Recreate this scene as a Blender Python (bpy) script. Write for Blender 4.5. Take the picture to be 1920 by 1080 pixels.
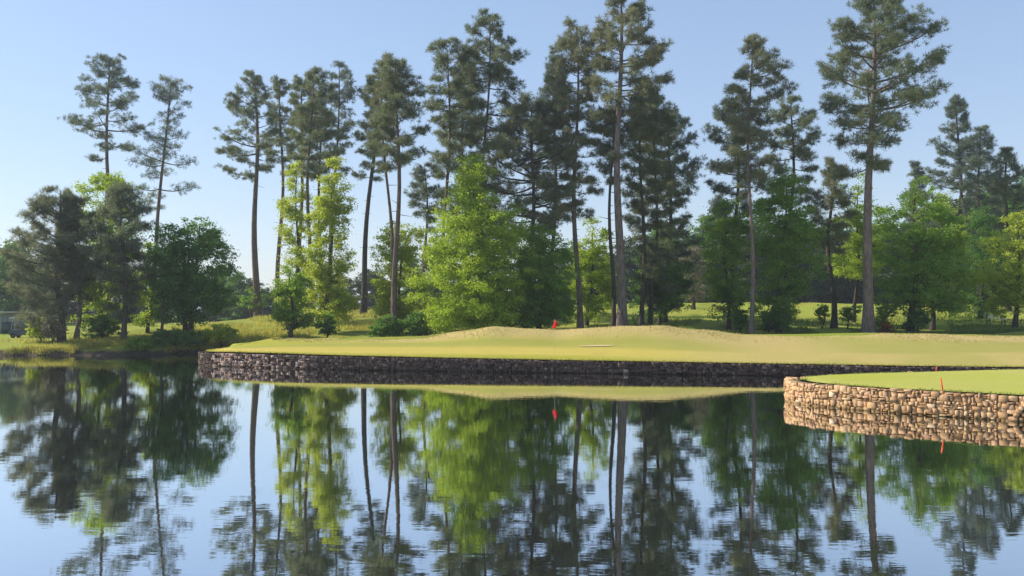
import bpy, bmesh, math
import numpy as np
from mathutils import Vector, Matrix

for o in list(bpy.data.objects):
    bpy.data.objects.remove(o)
scene = bpy.context.scene
COL = scene.collection
R = math.radians

# ------------------------------------------------------------------ camera, sky, sun, exposure
F = 1600.0                      # focal length in pixels of a 1920 wide frame
PITCH = math.atan(43.0 / F)
CAM_Z = 3.0
HAZE = 0.0005                   # density of the air
cam_d = bpy.data.cameras.new('camera')
cam_d.sensor_width = 36.0
cam_d.lens = 36.0 * F / 1920.0
cam_d.clip_start = 0.1
cam_d.clip_end = 6000.0
cam = bpy.data.objects.new('camera', cam_d)
COL.objects.link(cam)
cam.location = (0, 0, CAM_Z)
cam.rotation_euler = (math.pi / 2 + PITCH, 0, 0)
scene.camera = cam

SUN_EL = R(34)
SUN_BACK = R(14)                # how far behind the scene's left the sun stands
SUN = Vector((-math.cos(SUN_BACK) * math.cos(SUN_EL), math.sin(SUN_BACK) * math.cos(SUN_EL), math.sin(SUN_EL)))
world = bpy.data.worlds.new('World')
scene.world = world
world.use_nodes = True
wn = world.node_tree
wn.nodes.clear()
wo = wn.nodes.new('ShaderNodeOutputWorld')
bg = wn.nodes.new('ShaderNodeBackground')
sky = wn.nodes.new('ShaderNodeTexSky')
sky.sky_type = 'NISHITA'
sky.sun_disc = False
sky.sun_elevation = SUN_EL
sky.sun_rotation = math.atan2(SUN.x, SUN.y) % (2 * math.pi)
sky.altitude = 0
sky.air_density = 1.25
sky.dust_density = 0.05
sky.ozone_density = 4.0
bg.inputs['Strength'].default_value = 0.14
gm = wn.nodes.new('ShaderNodeGamma')            # the whole sky a little softer and paler, as hazy spring air makes it
gm.inputs['Gamma'].default_value = 0.6
ml = wn.nodes.new('ShaderNodeMix')
ml.data_type = 'RGBA'
ml.blend_type = 'MULTIPLY'
ml.inputs[0].default_value = 1.0
ml.inputs[7].default_value = (1.42, 1.465, 1.663, 1.0)
wn.links.new(sky.outputs[0], gm.inputs[0])
wn.links.new(gm.outputs[0], ml.inputs[6])
wn.links.new(ml.outputs[2], bg.inputs[0])
wn.links.new(bg.outputs[0], wo.inputs[0])

sun_d = bpy.data.lights.new('sun', 'SUN')
sun_d.energy = 5.0
sun_d.angle = R(0.5)
sun_d.color = (1.0, 0.90, 0.74)
sun_o = bpy.data.objects.new('sun', sun_d)
COL.objects.link(sun_o)
sun_o.rotation_euler = SUN.to_track_quat('Z', 'Y').to_euler()
sun_o.location = (-60, 40, 80)

scene.view_settings.view_transform = 'Standard'
scene.view_settings.look = 'None'
scene.view_settings.exposure = 0.5
scene.view_settings.gamma = 1.0
scene.view_settings.use_curve_mapping = False
scene.cycles.max_bounces = 8
scene.cycles.transparent_max_bounces = 8
scene.cycles.transmission_bounces = 6


# ------------------------------------------------------------------ helpers
def at(px, py, y):
    """world point at distance y seen at a pixel of the 1920x1080 photograph"""
    u, v = (px - 960) / F, (540 - py) / F
    fy = math.cos(PITCH) - math.sin(PITCH) * v
    fz = math.sin(PITCH) + math.cos(PITCH) * v
    k = y / fy
    return np.array((u * k, y, CAM_Z + fz * k))


def smooth(a, b, x):
    t = np.clip((np.asarray(x, float) - a) / (b - a), 0, 1)
    return t * t * (3 - 2 * t)


def wave_noise(seed, n=7, scale=1.0):
    """smooth pseudo-random field made of a few plane waves"""
    r = np.random.default_rng(seed)
    d = r.normal(size=(n, 3))
    d /= np.linalg.norm(d, axis=1)[:, None]
    k = d * (r.uniform(0.6, 2.2, n) / scale)[:, None]
    ph = r.uniform(0, 6.283, n)

    def f(p):
        return np.sin(np.asarray(p, float) @ k.T + ph).sum(axis=-1) / math.sqrt(n / 2.0)
    return f


def mesh_np(name, verts, faces, mat, parent=None, tint=None, smooth_sh=False, color=None):
    """faces: list of integer arrays (n x 3 or n x 4); tint: per-face floats in the same order"""
    me = bpy.data.meshes.new(name)
    verts = np.asarray(verts, dtype=np.float32)
    fl = [np.asarray(f, dtype=np.int32) for f in faces if len(f)]
    me.vertices.add(len(verts))
    me.vertices.foreach_set('co', verts.ravel())
    loops = np.concatenate([f.ravel() for f in fl])
    tot = np.concatenate([np.full(len(f), f.shape[1], np.int32) for f in fl])
    start = np.concatenate([[0], np.cumsum(tot)[:-1]]).astype(np.int32)
    me.loops.add(len(loops))
    me.loops.foreach_set('vertex_index', loops)
    me.polygons.add(len(tot))
    me.polygons.foreach_set('loop_start', start)
    me.polygons.foreach_set('loop_total', tot)
    if smooth_sh:
        me.polygons.foreach_set('use_smooth', np.ones(len(tot), bool))
    if tint is not None:
        a = me.attributes.new('tint', 'FLOAT', 'FACE')
        a.data.foreach_set('value', np.asarray(tint, np.float32))
    if color is not None:
        a = me.attributes.new('turf', 'FLOAT_COLOR', 'POINT')
        a.data.foreach_set('color', np.asarray(color, np.float32).ravel())
    me.update(calc_edges=True)
    me.validate()
    me.materials.append(mat)
    o = bpy.data.objects.new(name, me)
    COL.objects.link(o)
    if parent is not None:
        o.parent = parent
    return o


def empty(name, loc, label=None, cat=None, group=None):
    o = bpy.data.objects.new(name, None)
    o.empty_display_size = 0.3
    COL.objects.link(o)
    o.location = [float(c) for c in loc]
    tag(o, label, cat, group)
    return o


def tag(o, label=None, cat=None, group=None, kind=None):
    if label: o['label'] = label
    if cat: o['category'] = cat
    if group: o['group'] = group
    if kind: o['kind'] = kind
    return o


class Geo:
    """collects quads and triangles of several shapes into one mesh"""
    def __init__(self):
        self.v, self.q, self.t, self.n = [], [], [], 0

    def add(self, v, q=None, t=None):
        v = np.asarray(v, float).reshape(-1, 3)
        if q is not None and len(q): self.q.append(np.asarray(q, int).reshape(-1, 4) + self.n)
        if t is not None and len(t): self.t.append(np.asarray(t, int).reshape(-1, 3) + self.n)
        self.v.append(v)
        self.n += len(v)

    def tube(self, path, rad, sides=6, cap=True):
        path = np.asarray(path, float)
        n = len(path)
        rad = np.broadcast_to(np.asarray(rad, float), (n,))
        tan = np.gradient(path, axis=0)
        tan /= np.linalg.norm(tan, axis=1)[:, None] + 1e-9
        ref = np.where(np.abs(tan[:, 2:3]) > 0.9, np.array([[1.0, 0, 0]]), np.array([[0, 0, 1.0]]))
        a = np.cross(tan, ref)
        a /= np.linalg.norm(a, axis=1)[:, None] + 1e-9
        b = np.cross(tan, a)
        ang = np.arange(sides) * 2 * math.pi / sides
        v = path[:, None, :] + rad[:, None, None] * (np.cos(ang)[None, :, None] * a[:, None, :] + np.sin(ang)[None, :, None] * b[:, None, :])
        i = np.arange(n - 1)[:, None] * sides
        j = np.arange(sides)[None, :]
        k = (j + 1) % sides
        q = np.stack([i + j, i + sides + j, i + sides + k, i + k], -1).reshape(-1, 4)
        t = []
        vv = v.reshape(-1, 3)
        if cap:
            vv = np.vstack([vv, path[-1:]])
            e = n * sides
            t = [[(n - 1) * sides + m, e, (n - 1) * sides + (m + 1) % sides] for m in range(sides)]
        self.add(vv, q, t)

    def box(self, c, s, rz=0.0, bev=0.0):
        cx, cy, cz = c
        hx, hy, hz = s[0] / 2, s[1] / 2, s[2] / 2
        p = np.array([(x, y, z) for z in (-hz, hz) for x, y in ((-hx, -hy), (hx, -hy), (hx, hy), (-hx, hy))])
        cr, sr = math.cos(rz), math.sin(rz)
        p = np.stack([p[:, 0] * cr - p[:, 1] * sr + cx, p[:, 0] * sr + p[:, 1] * cr + cy, p[:, 2] + cz], -1)
        self.add(p, [[0, 3, 2, 1], [4, 5, 6, 7], [0, 1, 5, 4], [1, 2, 6, 5], [2, 3, 7, 6], [3, 0, 4, 7]])

    def build(self, name, mat, parent=None, smooth_sh=False, tint=None):
        return mesh_np(name, np.vstack(self.v), [np.vstack(self.q) if self.q else np.zeros((0, 4), int),
                                                  np.vstack(self.t) if self.t else np.zeros((0, 3), int)], mat, parent, tint, smooth_sh)


def catmull(pts, per=12):
    P = np.asarray(pts, float)
    P = np.vstack([2 * P[0] - P[1], P, 2 * P[-1] - P[-2]])
    out = []
    for i in range(1, len(P) - 2):
        t = np.linspace(0, 1, per, endpoint=False)[:, None]
        a, b, c, d = P[i - 1], P[i], P[i + 1], P[i + 2]
        out.append(0.5 * (2 * b + (c - a) * t + (2 * a - 5 * b + 4 * c - d) * t ** 2 + (3 * b - a - 3 * c + d) * t ** 3))
    out.append(P[-2:-1])
    return np.vstack(out)


def resample(P, step):
    s = np.concatenate([[0], np.cumsum(np.linalg.norm(np.diff(P, axis=0), axis=1))])
    n = max(2, int(s[-1] / step))
    q = np.linspace(0, s[-1], n)
    return np.stack([np.interp(q, s, P[:, i]) for i in range(P.shape[1])], -1), q


# ------------------------------------------------------------------ materials
class Nodes:
    def __init__(self, name):
        self.m = bpy.data.materials.new(name)
        self.m.use_nodes = True
        self.t = self.m.node_tree
        self.t.nodes.clear()
        self.out = self.t.nodes.new('ShaderNodeOutputMaterial')

    def n(self, kind, **kw):
        o = self.t.nodes.new(kind)
        for k, v in kw.items():
            setattr(o, k, v)
        return o

    def link(self, a, b):
        self.t.links.new(a, b)

    def noise(self, scale, detail=4, rough=0.6, vec=None, dist=0.0):
        o = self.n('ShaderNodeTexNoise')
        o.inputs['Scale'].default_value = scale
        o.inputs['Detail'].default_value = detail
        o.inputs['Roughness'].default_value = rough
        o.inputs['Distortion'].default_value = dist
        if vec is not None: self.link(vec, o.inputs['Vector'])
        return o.outputs['Fac']

    def ramp(self, fac, stops):
        o = self.n('ShaderNodeValToRGB')
        e = o.color_ramp.elements
        while len(e) < len(stops): e.new(0.5)
        for s, (p, c) in zip(e, stops):
            s.position = p
            s.color = (*c, 1)
        self.link(fac, o.inputs[0])
        return o.outputs[0]

    def mix(self, fac, a, b, mode='MIX'):
        o = self.n('ShaderNodeMix', data_type='RGBA', blend_type=mode)
        for sock, v in ((o.inputs[0], fac), (o.inputs[6], a), (o.inputs[7], b)):
            if isinstance(v, (int, float)): sock.default_value = v
            elif isinstance(v, tuple): sock.default_value = (*v, 1)
            else: self.link(v, sock)
        return o.outputs[2]

    def math(self, op, a, b=0.0):
        o = self.n('ShaderNodeMath', operation=op)
        for sock, v in zip(o.inputs, (a, b)):
            if isinstance(v, (int, float)): sock.default_value = v
            else: self.link(v, sock)
        return o.outputs[0]

    def coord(self, which='Object', scale=(1, 1, 1)):
        o = self.n('ShaderNodeTexCoord')
        mp = self.n('ShaderNodeMapping')
        mp.inputs['Scale'].default_value = scale
        self.link(o.outputs[which], mp.inputs['Vector'])
        return mp.outputs[0]

    def bump(self, h, strength=0.5, dist=0.05):
        o = self.n('ShaderNodeBump')
        o.inputs['Strength'].default_value = strength
        o.inputs['Distance'].default_value = dist
        self.link(h, o.inputs['Height'])
        return o.outputs[0]

    def principled(self, color, rough=0.8, spec=0.3, normal=None, metal=0.0):
        p = self.n('ShaderNodeBsdfPrincipled')
        if isinstance(color, tuple): p.inputs['Base Color'].default_value = (*color, 1)
        else: self.link(color, p.inputs['Base Color'])
        if isinstance(rough, (int, float)): p.inputs['Roughness'].default_value = rough
        else: self.link(rough, p.inputs['Roughness'])
        p.inputs['Specular IOR Level'].default_value = spec
        p.inputs['Metallic'].default_value = metal
        if normal is not None: self.link(normal, p.inputs['Normal'])
        return p

    def done(self, shader):
        self.link(shader, self.out.inputs['Surface'])
        return self.m


def leaf_mat(name, dark, light, trans, tmix=0.4, rough=0.5, spec=0.25):
    k = Nodes(name)
    a = k.n('ShaderNodeAttribute', attribute_name='tint')
    nz = k.noise(0.45, 2, 0.5, k.coord('Object'))
    f = k.math('ADD', k.math('MULTIPLY', a.outputs['Fac'], 0.7), k.math('MULTIPLY', k.math('SUBTRACT', nz, 0.35), 0.9))
    col = k.mix(f, dark, light)
    p = k.principled(col, rough, spec)
    t = k.n('ShaderNodeBsdfTranslucent')
    k.link(k.mix(f, tuple(c * 0.7 for c in trans), trans), t.inputs['Color'])
    m = k.n('ShaderNodeMixShader')
    m.inputs[0].default_value = tmix
    k.link(p.outputs[0], m.inputs[1])
    k.link(t.outputs[0], m.inputs[2])
    return k.done(m.outputs[0])


def bark_mat(name, dark, light, scale=1.0):
    k = Nodes(name)
    v = k.coord('Object', (5 * scale, 5 * scale, 0.9 * scale))
    n1 = k.noise(2.2, 5, 0.65, v)
    vo = k.n('ShaderNodeTexVoronoi')
    vo.inputs['Scale'].default_value = 1.6
    k.link(v, vo.inputs['Vector'])
    f = k.math('MULTIPLY', n1, k.math('ADD', vo.outputs['Distance'], 0.5))
    col = k.ramp(f, [(0.15, dark), (0.6, light)])
    n2 = k.noise(0.5, 2, 0.5, k.coord('Object'))
    col = k.mix(k.math('MULTIPLY', n2, 0.5), col, tuple(c * 0.8 for c in dark))
    return k.done(k.principled(col, 0.9, 0.15, k.bump(f, 0.8, 0.06)).outputs[0])


M = {}
M['needle_dark'] = leaf_mat('needle_dark', (0.065, 0.095, 0.06), (0.22, 0.25, 0.155), (0.27, 0.32, 0.14), 0.40)
M['needle_olive'] = leaf_mat('needle_olive', (0.08, 0.105, 0.065), (0.27, 0.28, 0.165), (0.31, 0.33, 0.15), 0.40)
M['needle_brown'] = leaf_mat('needle_brown', (0.07, 0.098, 0.064), (0.24, 0.255, 0.16), (0.27, 0.30, 0.14), 0.40)
M['needle_blue'] = leaf_mat('needle_blue', (0.065, 0.098, 0.078), (0.20, 0.24, 0.18), (0.24, 0.30, 0.18), 0.38)
M['leaf_bright'] = leaf_mat('leaf_bright', (0.15, 0.26, 0.02), (0.42, 0.52, 0.06), (0.58, 0.74, 0.06), 0.45)
M['leaf_yellow'] = leaf_mat('leaf_yellow', (0.21, 0.29, 0.03), (0.48, 0.54, 0.08), (0.66, 0.76, 0.07), 0.47)
M['leaf_mid'] = leaf_mat('leaf_mid', (0.06, 0.135, 0.022), (0.22, 0.35, 0.05), (0.38, 0.60, 0.06), 0.44)
M['leaf_deep'] = leaf_mat('leaf_deep', (0.04, 0.10, 0.028), (0.14, 0.26, 0.06), (0.24, 0.46, 0.06), 0.42)
M['leaf_far'] = leaf_mat('leaf_far', (0.035, 0.065, 0.035), (0.09, 0.13, 0.06), (0.1, 0.16, 0.04), 0.3)
M['leaf_rust'] = leaf_mat('leaf_rust', (0.22, 0.07, 0.02), (0.42, 0.16, 0.05), (0.4, 0.16, 0.04), 0.35)
M['leaf_straw'] = leaf_mat('leaf_straw', (0.17, 0.165, 0.11), (0.36, 0.33, 0.23), (0.3, 0.27, 0.16), 0.35)
M['grass_blade'] = leaf_mat('grass_blade', (0.22, 0.25, 0.035), (0.58, 0.52, 0.13), (0.62, 0.58, 0.11), 0.42)
M['grass_dry'] = leaf_mat('grass_dry', (0.44, 0.38, 0.14), (0.66, 0.55, 0.25), (0.5, 0.42, 0.16), 0.3)
M['grass_lush'] = leaf_mat('grass_lush', (0.05, 0.10, 0.02), (0.16, 0.22, 0.04), (0.2, 0.3, 0.04), 0.4)
M['bark_pine'] = bark_mat('bark_pine', (0.045, 0.035, 0.030), (0.20, 0.15, 0.125))
M['bark_pale'] = bark_mat('bark_pale', (0.06, 0.048, 0.043), (0.25, 0.20, 0.17))
M['bark_dark'] = bark_mat('bark_dark', (0.025, 0.022, 0.02), (0.11, 0.09, 0.075))


def simple(name, col, rough=0.6, spec=0.3, var=0.25, scale=6.0, metal=0.0):
    k = Nodes(name)
    nz = k.noise(scale, 5, 0.6, k.coord('Object'))
    c = k.mix(nz, tuple(x * (1 - var) for x in col), tuple(min(1, x * (1 + var)) for x in col))
    return k.done(k.principled(c, rough, spec, k.bump(nz, 0.15, 0.01), metal).outputs[0])


M['flag_red'] = simple('flag_red', (0.80, 0.03, 0.045), 0.7, 0.2, 0.1)
M['white_pole'] = simple('white_pole', (0.42, 0.40, 0.34), 0.4, 0.4, 0.08)
M['stake_red'] = simple('stake_red', (0.75, 0.09, 0.03), 0.5, 0.3, 0.2)
M['stake_white'] = simple('stake_white', (0.7, 0.66, 0.6), 0.5, 0.3, 0.1)
M['shed_wall'] = simple('shed_wall', (0.22, 0.25, 0.21), 0.8, 0.2, 0.15, 2.0)
M['shed_roof'] = simple('shed_roof', (0.42, 0.40, 0.36), 0.7, 0.2, 0.2, 3.0)
M['shed_dark'] = simple('shed_dark', (0.05, 0.07, 0.075), 0.5, 0.3, 0.2, 3.0)
M['cart_roof'] = simple('cart_roof', (0.72, 0.69, 0.64), 0.4, 0.4, 0.08)
M['cart_body'] = simple('cart_body', (0.035, 0.06, 0.11), 0.35, 0.5, 0.15)
M['cart_seat'] = simple('cart_seat', (0.22, 0.19, 0.15), 0.6, 0.3, 0.1)
M['rubber'] = simple('rubber', (0.02, 0.02, 0.02), 0.85, 0.2, 0.2)
M['metal'] = simple('metal', (0.35, 0.35, 0.35), 0.4, 0.5, 0.1, 4, 0.6)
M['bench_white'] = simple('bench_white', (0.72, 0.72, 0.7), 0.5, 0.3, 0.1)
M['mortar_tan'] = simple('mortar_tan', (0.24, 0.165, 0.095), 0.95, 0.1, 0.4, 9.0)
M['mortar'] = simple('mortar', (0.03, 0.024, 0.018), 0.95, 0.1, 0.5, 9.0)
M['sand'] = simple('sand', (0.66, 0.52, 0.30), 0.95, 0.1, 0.12, 5.0)


def stone_mat(name, stops):
    k = Nodes(name)
    oi = k.n('ShaderNodeObjectInfo')
    a = k.n('ShaderNodeAttribute', attribute_name='tint')
    r = k.math('FRACT', k.math('ADD', oi.outputs['Random'], a.outputs['Fac']))
    base = k.ramp(r, stops)
    co = k.n('ShaderNodeNewGeometry').outputs['Position']
    n1 = k.noise(7, 6, 0.7, co)
    n2 = k.noise(28, 4, 0.7, co)
    col = k.mix(n1, base, k.mix(1.0, base, (0.45, 0.42, 0.40), 'MULTIPLY'))
    col = k.mix(0.62, col, base)
    col = k.mix(k.math('MULTIPLY', n2, 0.45), col, k.mix(1.0, base, (1.15, 1.15, 1.15), 'MULTIPLY'))
    sz = k.n('ShaderNodeSeparateXYZ')
    k.link(co, sz.inputs[0])
    n3 = k.noise(2.2, 4, 0.6, co)
    mr = k.n('ShaderNodeMapRange')
    mr.inputs[1].default_value = 0.03
    mr.inputs[2].default_value = 0.12
    mr.inputs[3].default_value = 0.75
    mr.inputs[4].default_value = 0.0
    k.link(k.math('SUBTRACT', sz.outputs['Z'], k.math('MULTIPLY', k.math('SUBTRACT', n3, 0.5), 0.22)), mr.inputs[0])
    col = k.mix(mr.outputs[0], col, k.mix(1.0, col, (0.36, 0.36, 0.26), 'MULTIPLY'))
    st = k.n('ShaderNodeMapRange')
    st.inputs[1].default_value = 0.56
    st.inputs[2].default_value = 0.70
    st.inputs[4].default_value = 0.5
    k.link(k.noise(1.3, 6, 0.7, co), st.inputs[0])
    col = k.mix(st.outputs[0], col, k.mix(1.0, col, (0.5, 0.48, 0.40), 'MULTIPLY'))
    h = k.math('ADD', n1, k.math('MULTIPLY', n2, 0.5))
    return k.done(k.principled(col, 0.9, 0.2, k.bump(h, 0.7, 0.03)).outputs[0])


M['stone'] = stone_mat('wall_stone', [(0.0, (0.30, 0.175, 0.085)), (0.22, (0.50, 0.315, 0.16)), (0.45, (0.58, 0.385, 0.21)), (0.62, (0.41, 0.25, 0.13)),
                                      (0.8, (0.60, 0.41, 0.235)), (0.93, (0.48, 0.28, 0.17)), (1.0, (0.72, 0.56, 0.37))])
M['stone_pink_lit'] = stone_mat('wall_stone_pink_lit', [(0.0, (0.22, 0.14, 0.11)), (0.3, (0.44, 0.31, 0.25)), (0.6, (0.55, 0.41, 0.33)), (0.85, (0.34, 0.22, 0.17)), (1.0, (0.66, 0.52, 0.43))])  # pale copy of the far wall's stone, sunlight put into its colour
# brown stone of the far wall, its colour darkened to carry the wall's shade
M['stone_shaded'] = stone_mat('wall_stone_shaded', [(0.0, (0.035, 0.026, 0.022)), (0.25, (0.085, 0.06, 0.05)), (0.5, (0.125, 0.092, 0.075)), (0.68, (0.06, 0.043, 0.036)),
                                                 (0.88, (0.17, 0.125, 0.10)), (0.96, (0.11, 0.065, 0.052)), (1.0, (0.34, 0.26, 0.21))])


def turf_mat():
    k = Nodes('mown_turf')
    a = k.n('ShaderNodeAttribute', attribute_name='turf')
    co = k.n('ShaderNodeNewGeometry').outputs['Position']
    n1 = k.noise(0.7, 5, 0.6, co)
    n2 = k.noise(9.0, 5, 0.7, co)
    n3 = k.noise(70.0, 3, 0.7, co)
    col = k.mix(k.math('MULTIPLY', k.math('SUBTRACT', n1, 0.35), 0.9), a.outputs['Color'], k.mix(1.0, a.outputs['Color'], (0.78, 0.86, 0.62), 'MULTIPLY'))
    col = k.mix(k.math('MULTIPLY', n2, 0.75), col, k.mix(1.0, col, (0.6, 0.6, 0.52), 'MULTIPLY'))
    col = k.mix(k.math('MULTIPLY', n3, 0.5), col, k.mix(1.0, col, (1.25, 1.2, 1.1), 'MULTIPLY'))
    h = k.math('ADD', n2, k.math('MULTIPLY', n3, 0.6))
    return k.done(k.principled(col, 0.95, 0.1, k.bump(h, 0.8, 0.06)).outputs[0])


M['turf'] = turf_mat()


def ground_mat():
    k = Nodes('rough_ground')
    g = k.n('ShaderNodeNewGeometry')
    co = g.outputs['Position']
    sep = k.n('ShaderNodeSeparateXYZ')
    k.link(co, sep.inputs[0])
    n1 = k.noise(0.16, 5, 0.6, co)
    n2 = k.noise(1.6, 6, 0.7, co)
    n3 = k.noise(14.0, 4, 0.7, co)
    grass = k.ramp(n1, [(0.3, (0.18, 0.23, 0.03)), (0.48, (0.36, 0.36, 0.06)), (0.6, (0.29, 0.36, 0.045)), (0.75, (0.44, 0.36, 0.13))])
    grass = k.mix(k.math('MULTIPLY', n2, 0.7), grass, k.mix(1.0, grass, (0.5, 0.55, 0.5), 'MULTIPLY'))
    grass = k.mix(k.math('MULTIPLY', n3, 0.4), grass, k.mix(1.0, grass, (1.3, 1.3, 1.2), 'MULTIPLY'))
    mud = k.ramp(n2, [(0.3, (0.035, 0.027, 0.02)), (0.7, (0.12, 0.09, 0.065))])
    low = k.math('ADD', sep.outputs['Z'], k.math('MULTIPLY', k.math('SUBTRACT', n2, 0.5), 0.5))
    mr = k.n('ShaderNodeMapRange')
    mr.inputs[1].default_value = 0.22
    mr.inputs[2].default_value = 0.42
    k.link(low, mr.inputs[0])
    col = k.mix(mr.outputs[0], mud, grass)
    return k.done(k.principled(col, 0.95, 0.1, k.bump(k.math('ADD', n2, n3), 0.6, 0.12)).outputs[0])


M['ground'] = ground_mat()


def water_mat():
    k = Nodes('pond_water')
    co = k.n('ShaderNodeNewGeometry').outputs['Position']
    mp = k.n('ShaderNodeMapping')
    mp.inputs['Scale'].default_value = (0.9, 2.6, 1.0)
    k.link(co, mp.inputs['Vector'])
    n1 = k.noise(0.9, 3, 0.5, mp.outputs[0], 0.4)
    mp2 = k.n('ShaderNodeMapping')
    mp2.inputs['Scale'].default_value = (1.2, 4.5, 1.0)
    mp2.inputs['Rotation'].default_value = (0, 0, 0.25)
    k.link(co, mp2.inputs['Vector'])
    n2 = k.noise(2.6, 2, 0.5, mp2.outputs[0], 0.2)
    patch = k.noise(0.09, 2, 0.5, co)
    h = k.math('ADD', n1, k.math('MULTIPLY', k.math('MULTIPLY', n2, 0.35), k.math('MULTIPLY', patch, 1.6)))
    nrm = k.bump(h, 1.0, WATER_BUMP)
    deep = k.principled((0.016, 0.017, 0.009), 0.2, 0.0)
    gl = k.n('ShaderNodeBsdfGlossy')
    gl.inputs['Color'].default_value = (0.93, 0.95, 0.96, 1)
    gl.inputs['Roughness'].default_value = 0.012
    k.link(nrm, gl.inputs['Normal'])
    lw = k.n('ShaderNodeLayerWeight')
    lw.inputs['Blend'].default_value = 0.5
    mr = k.n('ShaderNodeMapRange', interpolation_type='SMOOTHSTEP')
    mr.inputs[1].default_value = 0.25
    mr.inputs[2].default_value = 0.86
    mr.inputs[3].default_value = 0.05
    mr.inputs[4].default_value = 0.93
    k.link(lw.outputs['Facing'], mr.inputs[0])
    mx = k.n('ShaderNodeMixShader')
    k.link(mr.outputs[0], mx.inputs[0])
    k.link(deep.outputs[0], mx.inputs[1])
    k.link(gl.outputs[0], mx.inputs[2])
    return k.done(mx.outputs[0])


WATER_BUMP = 0.0011
M['water'] = water_mat()

# ------------------------------------------------------------------ the lie of the land
FAR_WALL = catmull([(-15.4, 55.0), (-16.7, 52.8), (-17.7, 50.4), (-17.8, 48.6), (-16.9, 47.0), (-15.5, 46.15), (-13.8, 45.35), (-11.2, 44.3), (-8.7, 43.5), (-4.0, 42.45),
                    (1.0, 41.5), (9.5, 40.0), (12.6, 39.4), (18.4, 38.2), (25.0, 37.5), (34.0, 37.6), (46.0, 39.5)], 10)
NEAR_WALL = catmull([(46, 35.6), (34, 34.8), (26, 34.3), (20.3, 33.8), (16.0, 32.5), (12.6, 31.4), (10.6, 30.3), (9.35, 29.1), (9.1, 28.2), (9.35, 27.3), (10.0, 26.4), (11.4, 25.0),
                     (13.8, 23.15), (16.5, 21.4), (21, 19.6), (30, 18.2), (46, 17.5)], 10)
_front = FAR_WALL[np.argmin(FAR_WALL[:, 0]):]
CREST_PX = [(300, .95), (430, 1.08), (560, 1.33), (700, 1.47), (800, 1.54), (860, 1.78), (920, 2.04), (965, 1.98), (1040, 1.80), (1100, 1.92), (1180, 2.10), (1235, 2.14),
            (1300, 1.98), (1400, 1.63), (1500, 1.64), (1628, 1.73), (1750, 1.66), (1920, 1.48), (2300, 1.45)]
CREST_X = [(p - 960) / F * 49.5 for p, _ in CREST_PX]
CREST_Z = [z for _, z in CREST_PX]
BACK_Y = 49.5
_n1 = wave_noise(5, 9, 3.0)
_n2 = wave_noise(6, 9, 0.8)


def crest(x):
    return np.interp(x, CREST_X, CREST_Z)


def wall_top(x):
    return np.interp(x, [-18, -12, -6, 2, 13, 20, 40], [0.70, 0.70, 0.66, 0.60, 0.53, 0.50, 0.50])


def front_y(x):
    return np.interp(x, _front[:, 0], _front[:, 1])


def shore_y(x):
    x = np.asarray(x, float)
    p = np.stack([x, x * 0, x * 0], -1)
    return np.interp(x, [-200, -60, -40, -27, -24.5, -22, -17, -15], [56, 57.2, 57.4, 57.6, 58.6, 61.0, 61.5, 60.5]) + 0.25 * _n2(p)


def base_z(x, y):
    """ground behind the green and on the far bank"""
    x = np.asarray(x, float); y = np.asarray(y, float)
    slope = np.interp(x, [-60, -40, -28, -12, 5, 40], [0.004, 0.01, 0.045, 0.072, 0.045, 0.05])
    start = np.interp(x, [-60, -10, 10, 60], [0.85, 0.95, 1.42, 1.45])
    run = np.clip(y - 62, 0, None)
    cap = np.interp(x, [-60, -28, -12, 10, 40], [35, 32, 34, 56, 60])
    run = cap * (1 - np.exp(-run / cap * 1.25)) * 1.0
    p = np.stack([x, y, x * 0], -1)
    return start + slope * run * 1.25 + 0.10 * _n1(p) + 0.03 * _n2(p)


def green_z(x, y, t):
    zt, zb = wall_top(x), crest(x)
    return zt + 0.015 + (np.minimum(zb, 1.45) - zt) * 0.9 * t + (zb - (zt + (np.minimum(zb, 1.45) - zt) * 0.9)) * smooth(0.40, 1.0, t)


def land_z(x, y):
    x = np.asarray(x, float); y = np.asarray(y, float)
    b = base_z(x, y)
    s = y - shore_y(x)
    bank = np.where(s < 0, np.maximum(-1.4, 0.25 * s), 0.36 * smooth(0, 0.2, s) + (b - 0.36) * smooth(0.3, 4.5, s))
    z = np.where(x < -16.6, bank, b)
    # ground behind the crest of the green
    inb = x > -16.6
    k = smooth(BACK_Y, 57.0, y)
    z = np.where(inb & (y >= BACK_Y), crest(x) * (1 - k) + b * k, z)
    fy = front_y(np.maximum(x, -17.8))
    t = np.clip((y - fy) / np.maximum(BACK_Y - fy, 1), 0, 1)
    g = green_z(x, y, t)
    under = np.where(y < fy + 1.6, -1.4, g - 0.35 * (1 - smooth(BACK_Y - 1.6, BACK_Y - 0.2, y)))
    z = np.where(inb & (y < BACK_Y), under, z)
    return z


def H(x, y):
    return float(land_z(np.array([x]), np.array([y]))[0])


def axis(parts):
    out = [parts[0][0]]
    for a, b, st in parts:
        n = max(1, int(round((b - a) / st)))
        out += list(np.linspace(a, b, n + 1)[1:])
    return np.array(out)


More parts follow.
